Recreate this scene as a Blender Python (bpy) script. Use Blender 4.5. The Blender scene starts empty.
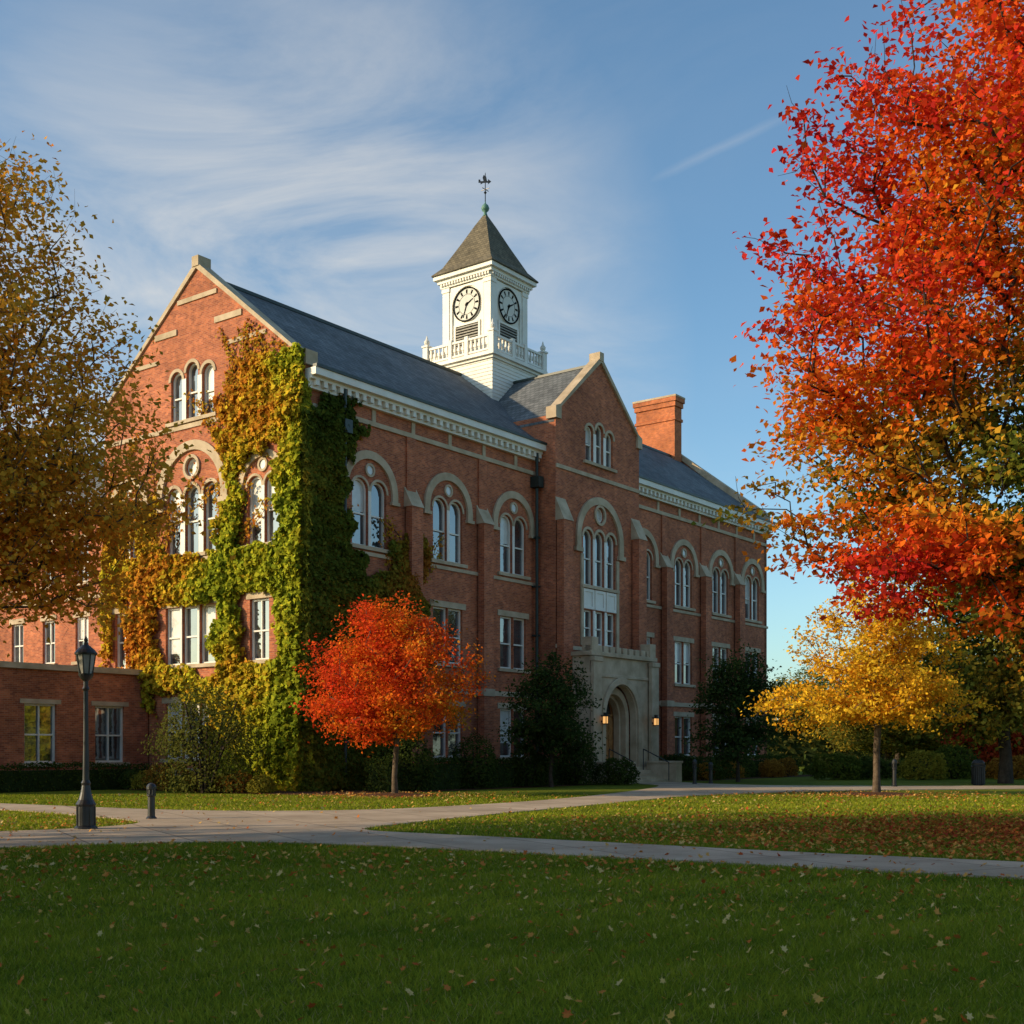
import bpy, math, random
import numpy as np
from mathutils import Vector, Matrix
from mathutils.geometry import tessellate_polygon
random.seed(7)
scn=bpy.context.scene
COL=scn.collection
# ------------------------------------------------------------------ helpers
def link(o,parent=None):
    COL.objects.link(o)
    if parent is not None: o.parent=parent
    return o
def empty(name,loc=(0,0,0),rz=0.0):
    o=bpy.data.objects.new(name,None); o.location=loc; o.rotation_euler=(0,0,rz); o.empty_display_size=0.5
    return link(o)
def mesh_np(name,V,F,mat,col=None,parent=None,smooth=False):
    me=bpy.data.meshes.new(name)
    V=np.asarray(V,dtype=np.float32); F=np.asarray(F,dtype=np.int32)
    me.vertices.add(len(V)); me.vertices.foreach_set('co',V.ravel())
    k=F.shape[1]
    me.loops.add(F.size); me.loops.foreach_set('vertex_index',F.ravel())
    me.polygons.add(len(F)); me.polygons.foreach_set('loop_start',np.arange(len(F),dtype=np.int32)*k)
    me.update(calc_edges=True)
    if smooth: me.polygons.foreach_set('use_smooth',np.ones(len(F),dtype=bool))
    if col is not None:
        at=me.color_attributes.new('Col','FLOAT_COLOR','POINT')
        c=np.ones((len(V),4),dtype=np.float32); c[:,:3]=col
        at.data.foreach_set('color',c.ravel())
    me.materials.append(mat)
    return link(bpy.data.objects.new(name,me),parent)

def nmat(name):
    m=bpy.data.materials.new(name); m.use_nodes=True
    nt=m.node_tree; nt.nodes.clear()
    out=nt.nodes.new('ShaderNodeOutputMaterial')
    return m,nt,out
def mixrgb(nt,a,b,fac,mode='MIX'):
    n=nt.nodes.new('ShaderNodeMix'); n.data_type='RGBA'; n.blend_type=mode
    for s,v in ((n.inputs[0],fac),(n.inputs[6],a),(n.inputs[7],b)):
        if isinstance(v,bpy.types.NodeSocket): nt.links.new(v,s)
        elif isinstance(v,(tuple,list)): s.default_value=(*v[:3],1)
        else: s.default_value=v
    return n.outputs[2]
def ramp(nt,src,stops):
    n=nt.nodes.new('ShaderNodeValToRGB'); e=n.color_ramp.elements
    while len(e)<len(stops): e.new(0.5)
    for i,(p,c) in enumerate(stops):
        e[i].position=p; e[i].color=(*c,1) if len(c)==3 else c
    nt.links.new(src,n.inputs[0]); return n.outputs[0]
def noise(nt,scale,detail=4,rough=0.55,vec=None,dist=0.0):
    n=nt.nodes.new('ShaderNodeTexNoise'); n.inputs['Scale'].default_value=scale
    n.inputs['Detail'].default_value=detail; n.inputs['Roughness'].default_value=rough; n.inputs['Distortion'].default_value=dist
    if vec is not None: nt.links.new(vec,n.inputs['Vector'])
    return n.outputs['Fac']
def coord(nt,which='Object'):
    return nt.nodes.new('ShaderNodeTexCoord').outputs[which]
def principled(nt,out,col,rough=0.7,spec=0.3,metal=0.0,bump=None,bstr=0.3,bdist=0.02,coat=0):
    p=nt.nodes.new('ShaderNodeBsdfPrincipled')
    if isinstance(col,bpy.types.NodeSocket): nt.links.new(col,p.inputs['Base Color'])
    else: p.inputs['Base Color'].default_value=(*col,1)
    if isinstance(rough,bpy.types.NodeSocket): nt.links.new(rough,p.inputs['Roughness'])
    else: p.inputs['Roughness'].default_value=rough
    p.inputs['Specular IOR Level'].default_value=spec; p.inputs['Metallic'].default_value=metal
    p.inputs['Coat Weight'].default_value=coat
    if bump is not None:
        b=nt.nodes.new('ShaderNodeBump'); b.inputs['Strength'].default_value=bstr; b.inputs['Distance'].default_value=bdist
        nt.links.new(bump,b.inputs['Height']); nt.links.new(b.outputs[0],p.inputs['Normal'])
    nt.links.new(p.outputs[0],out.inputs[0]); return p

def m_brick(name,c1,c2,mortar,bw=0.23,rh=0.078,ms=0.007,var=0.35,spec=.2):
    m,nt,out=nmat(name)
    uv=coord(nt,'UV')
    b=nt.nodes.new('ShaderNodeTexBrick'); nt.links.new(uv,b.inputs['Vector'])
    b.inputs['Scale'].default_value=1; b.inputs['Brick Width'].default_value=bw; b.inputs['Row Height'].default_value=rh
    b.inputs['Mortar Size'].default_value=ms; b.inputs['Mortar Smooth'].default_value=0.2
    b.inputs['Color1'].default_value=(*c1,1); b.inputs['Color2'].default_value=(*c2,1); b.inputs['Mortar'].default_value=(*mortar,1)
    ob=coord(nt)
    n1=noise(nt,0.35,4,0.65,ob); n2=noise(nt,3.0,3,0.6,ob)
    k1=ramp(nt,n1,[(0.3,(1-var,)*3),(0.7,(1+var*0.4,)*3)])
    k2=ramp(nt,n2,[(0.3,(0.78,)*3),(0.7,(1.15,)*3)])
    c=mixrgb(nt,b.outputs['Color'],k1,1.0,'MULTIPLY'); c=mixrgb(nt,c,k2,1.0,'MULTIPLY')
    principled(nt,out,c,0.85,spec)
    return m
def m_noise(name,c1,c2,scale=2.0,rough=0.7,spec=0.3,bs=0.2,bd=0.01,detail=4,metal=0,coat=0):
    m,nt,out=nmat(name); ob=coord(nt)
    n=noise(nt,scale,detail,0.6,ob)
    c=ramp(nt,n,[(0.3,c1),(0.7,c2)])
    principled(nt,out,c,rough,spec,metal,bump=noise(nt,scale*6,3,0.6,ob) if bs>.15 else None,bstr=bs,bdist=bd,coat=coat)
    return m
def m_leaf(name,trans=0.35,gloss=0.0):
    m,nt,out=nmat(name)
    a=nt.nodes.new('ShaderNodeVertexColor'); a.layer_name='Col'
    d=nt.nodes.new('ShaderNodeBsdfDiffuse'); t=nt.nodes.new('ShaderNodeBsdfTranslucent')
    nt.links.new(a.outputs[0],d.inputs[0]); nt.links.new(a.outputs[0],t.inputs[0])
    x=nt.nodes.new('ShaderNodeMixShader'); x.inputs[0].default_value=trans
    nt.links.new(d.outputs[0],x.inputs[1]); nt.links.new(t.outputs[0],x.inputs[2])
    nt.links.new(x.outputs[0],out.inputs[0]); return m

BRICK=m_brick('brick',(0.56,0.165,0.070),(0.31,0.082,0.044),(0.42,0.25,0.16))
BRICK_CH=m_brick('chimney_brick',(0.64,0.18,0.06),(0.45,0.12,0.05),(0.44,0.26,0.16))
SLATE=m_brick('slate',(0.11,0.118,0.124),(0.18,0.188,0.195),(0.045,0.05,0.055),0.3,0.2,0.014,0.35,.4)
SHINGLE=m_brick('tower_shingle',(0.13,0.11,0.075),(0.20,0.165,0.11),(0.06,0.05,0.04),0.3,0.16,0.014,0.3)
STONE=m_noise('limestone',(0.35,0.265,0.17),(0.56,0.44,0.31),1.3,0.8,0.2,0.3,0.01)
WHITE=m_noise('white_paint',(0.66,0.62,0.55),(0.82,0.78,0.71),0.9,0.5,0.35,0.1,0.004)
DIAL=m_noise('dial_enamel',(0.62,0.60,0.55),(0.7,0.68,0.62),0.9,0.7,0.1,0.1,0.004)
DIALBLACK=m_noise('dial_black_paint',(0.01,0.01,0.01),(0.016,0.016,0.016),3,0.95,0.0,0.1,0.001)
BLIND=m_noise('window_blind',(0.5,0.5,0.47),(0.62,0.61,0.57),3,0.4,0.5,0.05,0.002,coat=0.8)
BLACK=m_noise('black_iron',(0.012,0.012,0.013),(0.025,0.025,0.027),5,0.4,0.5,0.1,0.003)
DARKGREEN=m_noise('downpipe_paint',(0.015,0.025,0.022),(0.03,0.045,0.04),4,0.45,0.4,0.1,0.003)
COPPER=m_noise('verdigris',(0.06,0.16,0.12),(0.12,0.24,0.19),6,0.6,0.4,0.1,0.003)
WOOD=m_noise('oak_door',(0.26,0.115,0.038),(0.46,0.22,0.075),5,0.5,0.4,0.2,0.004)
LOUVER=m_noise('louver_grey',(0.22,0.20,0.17),(0.32,0.30,0.26),4,0.6,0.3,.1)
BARK=m_noise('bark',(0.06,0.042,0.03),(0.16,0.12,0.085),6,0.9,0.1,0.6,0.03)
BARKD=m_noise('bark_dark',(0.03,0.022,0.017),(0.08,0.06,0.045),6,0.9,0.1,0.6,0.03)
MULCH=m_noise('mulch',(0.05,0.024,0.013),(0.17,0.08,0.04),9,0.95,0.1,0.9,0.04)
LEAF=m_leaf('leaf',0.42)
IVYM=m_leaf('ivy_leaf',0.25)
GRASSM=m_leaf('grass_blade',0.3)
LITTER=m_leaf('dry_leaf',0.15)
def m_glass():
    m,nt,out=nmat('window_glass')
    ob=coord(nt); n=noise(nt,0.9,3,0.5,ob)
    c=ramp(nt,n,[(0.35,(0.012,0.016,0.02)),(0.65,(0.06,0.07,0.075))])
    p=principled(nt,out,c,0.04,1.0,bump=noise(nt,2.2,2,0.5,ob),bstr=0.14,bdist=0.02)
    p.inputs['IOR'].default_value=1.9
    return m
GLASS=m_glass()
def m_emit(name,c,s):
    m,nt,out=nmat(name)
    p=principled(nt,out,c,0.3,0.5)
    p.inputs['Emission Color'].default_value=(*c,1); p.inputs['Emission Strength'].default_value=s
    return m
WARM=m_emit('lit_lantern_glass',(1.0,0.5,0.16),0.9)
LAMPG=m_noise('frosted_lamp_glass',(0.25,0.26,0.26),(0.4,0.4,0.38),3,0.25,0.5,.1)

# ------------------------------------------------------------------ polygon builder
class B:
    def __init__(s): s.v=[]; s.f=[]
    def add(s,vs,fs):
        o=len(s.v); s.v+= [tuple(v) for v in vs]; s.f+=[tuple(i+o for i in f) for f in fs]
    def box(s,x0,x1,y0,y1,z0,z1):
        vs=[(x0,y0,z0),(x1,y0,z0),(x1,y1,z0),(x0,y1,z0),(x0,y0,z1),(x1,y0,z1),(x1,y1,z1),(x0,y1,z1)]
        s.add(vs,[(3,2,1,0),(4,5,6,7),(0,1,5,4),(1,2,6,5),(2,3,7,6),(3,0,4,7)])
    def fbox(s,fr,a0,a1,h0,h1,d0,d1):
        vs=[fr(a,h,d) for d in (d0,d1) for (a,h) in ((a0,h0),(a1,h0),(a1,h1),(a0,h1))]
        s.add(vs,[(3,2,1,0),(4,5,6,7),(0,1,5,4),(1,2,6,5),(2,3,7,6),(3,0,4,7)])
    def plate(s,fr,outline,holes,d0,d1):
        loops=[outline]+list(holes)
        flat=[p for l in loops for p in l]; n=len(flat)
        tris=tessellate_polygon([[Vector((p[0],p[1],0)) for p in l] for l in loops])
        vs=[fr(p[0],p[1],d1) for p in flat]+[fr(p[0],p[1],d0) for p in flat]
        fs=[]
        for t in tris:
            a,b,c=[flat[i] for i in t]
            ar=(b[0]-a[0])*(c[1]-a[1])-(b[1]-a[1])*(c[0]-a[0])
            if abs(ar)<1e-9: continue
            if ar<0: t=(t[0],t[2],t[1])
            fs.append(tuple(t)); fs.append((t[2]+n,t[1]+n,t[0]+n))
        o=0
        for li,l in enumerate(loops):
            k=len(l)
            ar=sum(l[i][0]*l[(i+1)%k][1]-l[(i+1)%k][0]*l[i][1] for i in range(k))
            ccw=ar>0
            if li>0: ccw=not ccw
            for i in range(k):
                p,q=o+i,o+(i+1)%k
                fs.append((p+n,q+n,q,p) if ccw else (q+n,p+n,p,q))
            o+=k
        s.add(vs,fs)
    def slab(s,pts,th):
        n=len(pts); vs=list(pts)+[(p[0],p[1],p[2]-th) for p in pts]
        s.add(vs,[tuple(range(n)),tuple(range(2*n-1,n-1,-1))]+[(i,i+n,(i+1)%n+n,(i+1)%n) for i in range(n)])
    def lathe(s,cx,cy,prof,n=16):
        vs=[];fs=[]
        for r,z in prof:
            for i in range(n):
                a=2*math.pi*i/n; vs.append((cx+r*math.cos(a),cy+r*math.sin(a),z))
        for j in range(len(prof)-1):
            for i in range(n):
                fs.append((j*n+i,j*n+(i+1)%n,(j+1)*n+(i+1)%n,(j+1)*n+i))
        fs.append(tuple(range(n-1,-1,-1))); fs.append(tuple(range((len(prof)-1)*n,len(prof)*n)))
        s.add(vs,fs)
    def build(s,name,mat,parent=None,smooth=False,bevel=0):
        if not s.v: return None
        me=bpy.data.meshes.new(name); me.from_pydata(s.v,[],s.f); me.update()
        uv=me.uv_layers.new(name='UVMap')
        nl=len(me.loops)
        vi=np.empty(nl,dtype=np.int32); me.loops.foreach_get('vertex_index',vi)
        co=np.array(s.v,dtype=np.float32)[vi]
        pn=np.empty(len(me.polygons)*3,dtype=np.float32); me.polygons.foreach_get('normal',pn); pn=pn.reshape(-1,3)
        lt=np.array([len(p.vertices) for p in me.polygons]); ln=np.repeat(pn,lt,axis=0)
        usey=np.abs(ln[:,0])>np.abs(ln[:,1])
        flat=np.abs(ln[:,2])>0.95
        u=np.where(usey,co[:,1],co[:,0]); v=np.where(flat,np.where(usey,co[:,0],co[:,1]),co[:,2])
        uv.data.foreach_set('uv',np.stack([u,v],1).astype(np.float32).ravel())
        if smooth:
            me.polygons.foreach_set('use_smooth',np.ones(len(me.polygons),dtype=bool))
        me.materials.append(mat)
        o=link(bpy.data.objects.new(name,me),parent)
        if bevel:
            b=o.modifiers.new('bevel','BEVEL'); b.width=bevel; b.segments=2; b.limit_method='ANGLE'
        return o
def arch(cx,z0,w,zs,n=12):
    r=w/2
    return [(cx-r,z0),(cx+r,z0)]+[(cx+r*math.cos(math.pi*i/n),zs+r*math.sin(math.pi*i/n)) for i in range(n+1)]
def rect(a0,a1,h0,h1): return [(a0,h0),(a1,h0),(a1,h1),(a0,h1)]
def circ(cx,cz,r,n=24): return [(cx+r*math.cos(2*math.pi*i/n),cz+r*math.sin(2*math.pi*i/n)) for i in range(n)]
def ringpts(cx,zs,ro,ri,leg=0,n=18):
    o=[(cx+ro*math.cos(math.pi*i/n),zs+ro*math.sin(math.pi*i/n)) for i in range(n+1)]
    i_=[(cx+ri*math.cos(math.pi*i/n),zs+ri*math.sin(math.pi*i/n)) for i in range(n,-1,-1)]
    if leg: return [(cx+ro,zs-leg)]+o+[(cx-ro,zs-leg),(cx-ri,zs-leg)]+i_+[(cx+ri,zs-leg)]
    return o+i_

# ------------------------------------------------------------------ BUILDING
W=13.6; L=43.5
bld=empty('brick_academic_hall',(-8.46,50,0),math.atan2(0.8,0.6))
walls=B(); stone=B(); white=B(); glass=B(); blinds=B(); slate=B(); pipes=B()
F_R=lambda a,h,d:(a,-d,h)             # long facade (plane y=0)
F_G=lambda a,h,d:(-d,W-a,h)           # gable facade (plane x=0)
rw=random.Random(3)
def window(fr,cx,z0,w,zt,arched=True,sash=True,vbar=False,hole=None,d=-0.2,blind=0.35,fw=0.085):
    zs=zt-w/2 if arched else zt
    out=arch(cx,z0,w,zs) if arched else rect(cx-w/2,cx+w/2,z0,zt)
    hole.append(out)
    mid=z0+(zt-z0)*0.48
    i0,i1=cx-w/2+fw,cx+w/2-fw
    hs=[]
    mb=0.03
    if vbar:
        hs.append(rect(i0,cx-mb,z0+fw,mid-0.035)); hs.append(rect(cx+mb,i1,z0+fw,mid-0.035))
    else: hs.append(rect(i0,i1,z0+fw,mid-0.035))
    if arched: hs.append(arch(cx,mid+0.035,w-2*fw,zs))
    elif vbar:
        hs.append(rect(i0,cx-mb,mid+0.035,zt-fw)); hs.append(rect(cx+mb,i1,mid+0.035,zt-fw))
    else: hs.append(rect(i0,i1,mid+0.035,zt-fw))
    white.plate(fr,out,hs,d-0.018,d+0.07)
    glass.plate(fr,out,[],d-0.06,d-0.021)
    r=rw.random()
    if r<blind:
        zb=mid+0.1 if rw.random()<0.6 else z0+(zt-z0)*rw.uniform(0.2,0.4)
        if arched: blinds.plate(fr,arch(cx,zb,w-2*fw-0.02,zs),[],d-0.019,d-0.012)
        else: blinds.plate(fr,rect(i0+.01,i1-.01,zb,zt-fw-.01),[],d-0.019,d-0.012)
def sill(fr,cx,w,z,t=0.16,p=0.14): stone.fbox(fr,cx-w/2,cx+w/2,z-t,z-0.001,-0.1,p)
def lintel(fr,cx,w,z,t=0.28,p=0.04): stone.fbox(fr,cx-w/2,cx+w/2,z+0.001,z+t,-0.1,p)
def pair(fr,cx,hole,z0=10.5,zt=13.4,w=0.98,sp=1.16,ro=1.74,ri=1.38,blind=0.35,d0=0.0):
    for k in (-.5,.5):
        window(fr,cx+k*sp,z0,w,zt,True,hole=hole,blind=blind)
        stone.plate(fr,ringpts(cx+k*sp,zt-w/2,w/2+0.11,w/2+0.004,0,12),[],-0.03,0.035+0.004*k)
    white.fbox(fr,cx-(sp-w)/2+.005,cx+(sp-w)/2-.005,z0,zt-w/2,-0.12,0.03)
    stone.plate(fr,ringpts(cx,zt-w/2,ro,ri,0.25),[],-0.02,0.11)
    for sgn in (-1,1):
        a=cx+sgn*(ro+ri)/2; stone.fbox(fr,a-0.26,a+0.26,zt-w/2-0.40,zt-w/2-0.252,-0.02,0.16)
    stone.plate(fr,circ(cx,zt+0.42,0.3),[circ(cx,zt+0.42,0.2)],-0.02,0.07)
    blinds.plate(fr,circ(cx,zt+0.42,0.199),[],0.0,0.02)
    sill(fr,cx,sp+w+0.5,z0)
def tri(fr,cx,hole,z0,zt,w,sp,ro,ri,rz,rr,cent=0.0,blind=0.3,leg=0.3):
    for k in (-1,0,1):
        z1=zt+(cent if k==0 else 0)
        window(fr,cx+k*sp,z0,w,z1,True,hole=hole,blind=blind)
        stone.plate(fr,ringpts(cx+k*sp,z1-w/2,w/2+0.15,w/2+0.004,0,12),[],-0.03,0.045+0.004*k)
    for k in (-.5,.5):
        g=(sp-w)/2-.005
        white.fbox(fr,cx+k*sp-g,cx+k*sp+g,z0,zt-w/2,-0.12,0.032)
    if ro:
        stone.plate(fr,ringpts(cx,zt-w/2,ro,ri,leg,24),[],-0.02,0.12)
        for sgn in (-1,1):
            a=cx+sgn*(ro+ri)/2; stone.fbox(fr,a-0.34,a+0.34,zt-w/2-leg-0.22,zt-w/2-leg-0.002,-0.02,0.17)
        stone.plate(fr,circ(cx,rz,rr+0.14),[circ(cx,rz,rr)],-0.03,0.09)
        hole.append(circ(cx,rz,rr))
        white.plate(fr,circ(cx,rz,rr),[circ(cx,rz,rr-0.09)],-0.2,-0.1)
        blinds.plate(fr,circ(cx,rz,rr-.01),[],-0.25,-0.17)
    sill(fr,cx,2*sp+w+0.5,z0)
# --- long facade
H=[]
for cx in (3.8,9.1,14.2,26.8,31.7,36.6,41.2): pair(F_R,cx,H)
for cx in (3.8,9.1,14.2,26.8,31.7,36.6,41.2):
    for (z0,zt) in ((5.75,8.35),(1.35,3.75)):
        for k in (-.55,.55): window(F_R,cx+k,z0,1.05,zt,False,hole=H,blind=0.4)
        sill(F_R,cx,2.6,z0); lintel(F_R,cx,2.6,zt)
walls.plate(F_R,rect(0.35,L,0,17.3),H,-0.35,0)
for (a0,a1) in ((0.0,16.198),(24.502,L+0.1)):
    stone.fbox(F_R,a0+.36,a1,0,0.9,-0.01,0.09)
    stone.fbox(F_R,a0+.36,a1,4.35,4.6,-0.01,0.08)
    stone.fbox(F_R,a0+.36,a1,15.75,15.95,-0.01,0.10)
    stone.fbox(F_R,a0+.36,a1,10.1,10.26,-0.01,0.07)
    white.fbox(F_R,a0+.01,a1,16.5,16.85,-0.01,0.22)
    white.fbox(F_R,a0+.01,a1,16.98,17.28,-0.01,0.62)
    white.fbox(F_R,a0+.01,a1,16.851,16.979,-0.01,0.4)
    pipes.fbox(F_R,a0+.01,a1,17.283,17.4,0.45,0.68)
    x=a0+0.25
    while x<a1-0.2:
        white.fbox(F_R,x,x+0.2,16.62,16.85,0.221,0.40); x+=0.46
    x=a0+1.35
    while x<a1-0.5:
        stone.fbox(F_R,x,x+0.22,15.952,16.49,-0.01,0.06); x+=2.58
for cx in (6.45,11.65,29.25,34.15,38.9):
    walls.fbox(F_R,cx-0.38,cx+0.38,0.0,12.6,0.0915,0.45)
    stone.plate(lambda a,h,d:(cx-0.42+0.84*d,-a,h),[(0.0,12.6),(0.5,12.6),(0.0,13.5)],[],0,1)
    walls.fbox(F_R,cx-0.3,cx+0.3,13.2,15.74,-0.01,0.085)
    stone.fbox(F_R,cx-0.43,cx+0.43,4.3,4.65,0.0,0.5)
    stone.fbox(F_R,cx-0.43,cx+0.43,0.0,0.95,0.0,0.5)
# --- gable facade
G=[]
tri(F_G,6.45,G,16.4,18.65,0.8,1.08,0,0,0,0,cent=0.25)
tri(F_G,6.45,G,10.4,13.45,0.95,1.27,2.45,2.02,14.25,0.42)
pair(F_G,11.1,G,10.4,13.3,0.9,1.08,1.5,1.2,0.3)
pair(F_G,1.9,G,10.4,13.3,0.9,1.08,1.5,1.2,0.3)
for (z0,zt) in ((5.5,8.1),(1.3,3.8)):
    for k in (-1,0,1): window(F_G,6.3+k*1.2,z0,1.06,zt,False,hole=G,blind=0.4)
    for k in (-.5,.5): white.fbox(F_G,6.3+k*1.2-.06,6.3+k*1.2+.06,z0,zt,-0.12,0.03)
    sill(F_G,6.3,3.9,z0); lintel(F_G,6.3,3.9,zt)
    for cx in (10.85,1.4):
        window(F_G,cx,z0,1.2,zt,False,vbar=True,hole=G); sill(F_G,cx,1.6,z0); lintel(F_G,cx,1.6,zt)
walls.plate(F_G,[(0,0),(W,0),(W,17.85),(W/2,23.05),(0,17.85)],G,-0.35,0)
for (z,t,m) in ((4.35,.25,0),(0,.9,0),(10.0,.2,0)):
    stone.fbox(F_G,0.0,W-.0,z,z+t,-0.01,0.085)
def gband(z,t,gaps):
    hw=(23.05-z-t)/0.765-0.3; hw=min(hw,W/2-.01)
    xs=[W/2-hw]+[g for gg in gaps for g in gg]+[W/2+hw]
    for i in range(0,len(xs),2): stone.fbox(F_G,xs[i],xs[i+1],z,z+t,-0.01,0.06)
gband(20.3,0.26,[(5.4,8.0)]); gband(21.6,0.2,[]); gband(19.2,0.18,[(4.0,8.9)])
gband(16.0,0.2,[]); gband(13.0,0.18,[(0.3,9.2),(9.25,12.9)])
stone.plate(F_G,[(-0.18,17.45),(0.3,17.45),(0.3,17.95),(W/2,22.98),(W-0.3,17.95),(W-0.3,17.45),(W+0.18,17.45),(W+0.18,18.05),(W-.3,18.12),(W/2,23.27),(.3,18.12),(-0.18,18.05)],[],-0.55,0.1)
stone.fbox(F_G,W/2-.22,W/2+.22,23.05,23.5,-0.57,0.14)
# --- end & back walls
walls.plate(lambda a,h,d:(L-0.35+d,a,h),[(0.0,0),(W,0),(W,17.85),(W/2,23.0),(0.0,17.85)],[],0.002,0.37)
stone.plate(lambda a,h,d:(L-0.35+d,a,h),[(-.18,17.45),(.3,17.6),(W/2,22.9),(W-.3,17.6),(W+.18,17.45),(W+.18,18.0),(W/2,23.25),(-.18,18.0)],[],-0.1,0.55)
walls.box(0.35,L-.36,W-0.35,W,0,17.2)
def mz(y): return 17.22+(y+0.6)*0.745
slate.slab([(0.36,-0.6,mz(-.6)),(L-.36,-0.6,mz(-.6)),(L-.36,W/2,mz(W/2)),(0.36,W/2,mz(W/2))],0.14)
slate.slab([(0.36,W/2+.001,mz(W/2)),(L-.36,W/2+.001,mz(W/2)),(L-.36,W+.6,mz(-.6)),(0.36,W+.6,mz(-.6))],0.14)
pipes.box(0.5,L-.5,W/2-.12,W/2+.12,mz(W/2)-.05,mz(W/2)+.1)
# --- entrance bay
bx0,bx1=16.2,24.4; bc=(bx0+bx1)/2; BP=1.2
F_B=lambda a,h,d:(a,-BP-d,h)
HB=[]
tri(F_B,bc,HB,16.95,18.85,0.72,0.98,0,0,0,0,cent=0.22)
tri(F_B,bc,HB,10.4,13.35,0.92,1.12,2.3,1.9,14.25,0.42,leg=0.6)
for k in (-1,0,1): window(F_B,bc+k*1.12,7.3,0.92,9.1,False,hole=HB,blind=0.4)
for k in (-1.0,0,1.0):
    white.plate(F_B,rect(bc+k*1.12-.5,bc+k*1.12+.5,9.15,10.2),[rect(bc+k*1.12-.34,bc+k*1.12+.34,9.3,10.05)],-0.02,0.07)
white.fbox(F_B,bc-1.6,bc+1.6,9.16,10.19,-0.01,0.03)
for k in (-.5,.5): white.fbox(F_B,bc+k*1.12-.09,bc+k*1.12+.09,7.3,9.1,-0.1,0.05)
for sx in (bc-1.75,bc+1.75): stone.fbox(F_B,sx-.12,sx+.12,7.2,12.0,-0.01,0.09)
walls.plate(F_B,[(bx0,0),(bx1,0),(bx1,19.0),(bc,22.5),(bx0,19.0)],HB,-0.3,0)
walls.box(bx0,bx0+.3,-BP+.3,1.8,0,18.8); walls.box(bx1-.3,bx1,-BP+.3,1.8,0,18.8)
hb=(bx1-bx0)/2
stone.plate(F_B,[(bx0-.15,18.6),(bx0+.35,18.6),(bx0+.35,19.25),(bc,22.42),(bx1-.35,19.25),(bx1-.35,18.6),(bx1+.15,18.6),(bx1+.15,19.2),(bx1-.25,19.35),(bc,22.75),(bx0+.25,19.35),(bx0-.15,19.2)],[],-0.5,0.13)
stone.fbox(F_B,bc-.2,bc+.2,22.5,22.95,-0.52,0.16)
for z in (16.1,6.9): stone.fbox(F_B,bx0,bx1,z,z+.2,-0.01,0.07)
for sx in (bx0+.42,bx1-.42):
    walls.fbox(F_B,sx-.42,sx+.42,0,13.4,0.075,0.5)
    stone.plate(lambda a,h,d:(sx-.45+.9*d,-BP-a,h),[(0.0,13.4),(0.55,13.4),(0.0,14.6)],[],0,1)
ez=18.55; rz=22.35
for sg in (-1,1):
    xe=bc+sg*(hb+0.02)
    slate.slab([(bc+sg*.001,-BP+.1,rz),(bc+sg*.001,W/2,rz),(xe,W/2,ez),(xe,-BP+.1,ez)],0.12)
pipes.box(bc-.1,bc+.1,-BP+.1,W/2,rz-.04,rz+.09)
# --- porch
px0,px1=16.95,23.3; PP=1.6
F_P=lambda a,h,d:(a,-BP-PP-d,h)
porch=B()
ac=19.9
porch.plate(F_P,[(px0,0),(ac-1.55,0)]+[(ac+1.55*math.cos(math.pi*(1-i/16)),3.35+1.75*math.sin(math.pi*(1-i/16))) for i in range(17)]+[(ac+1.55,0),(px1,0),(px1,6.5),(px0,6.5)],[],-0.4,0)
for i,(r,dd) in enumerate(((1.95,0.12),(1.5,-0.42),(1.35,-0.75))):
    porch.plate(F_P,[(ac+(r)*1.0,0.0)]+[(ac+r*math.cos(math.pi*j/18),3.35+r*1.1*math.sin(math.pi*j/18)) for j in range(19)]+[(ac-r,0.0),(ac-r+.33,0.0)]+[(ac+(r-.33)*math.cos(math.pi*j/18),3.35+(r-.33)*1.1*math.sin(math.pi*j/18)) for j in range(18,-1,-1)]+[(ac+r-.33,0.0)],[],dd-0.36,dd)
porch.box(px0,px0+.4,-BP-PP+.4,-BP-.51,0,6.5); porch.box(px1-.4,px1,-BP-PP+.4,-BP-.51,0,6.5)
porch.box(px0+.4,px1-.4,-BP-PP+.4,-BP-.51,5.9,6.45)
porch.fbox(F_P,px0-.12,px1+.12,6.502,6.72,-1.55,0.16)
porch.fbox(F_P,px0-.05,px1+.05,5.45,5.6,-1.5,0.07)
x=px0
while x<px1-.2:
    porch.fbox(F_P,x,x+.42,6.722,7.05,-.3,0.05); x+=0.62
for sx in (px0+.3,px1-.3): porch.fbox(F_P,sx-.38,sx+.38,0,6.2,0.075,0.28)
for sx in (px0+.3,px1-.3):
    porch.fbox(F_P,sx-.42,sx+.42,6.2,6.45,0.0751,0.34); porch.fbox(F_P,sx-.3,sx+.3,6.722,7.45,-.5,.12)
porch.build('stone_porch',STONE,bld,bevel=0.02)
door=B()
door.fbox(F_P,ac-1.2,ac-.02,0.8,3.5,-1.35,-1.2); door.fbox(F_P,ac+.02,ac+1.2,0.8,3.5,-1.35,-1.2)
for s_ in (-1,1):
    for (z0,z1) in ((1.0,1.7),(1.85,2.5),(2.65,3.3)):
        for q in (.12,.66): door.fbox(F_P,ac+s_*q if s_>0 else ac-q-.42,(ac+q+.42) if s_>0 else ac-q,z0,z1,-1.2,-1.16)
door.plate(F_P,arch(ac,3.5,2.4,3.52),[arch(ac,3.6,2.0,3.62)],-1.3,-1.15)
door.build('entrance_door',WOOD,bld,bevel=0.01)
lit=B(); lit.plate(F_P,arch(ac,3.5,2.3,3.52),[],-1.33,-1.28)
lit.build('door_fanlight',GLASS,bld)
steps=B()
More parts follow.
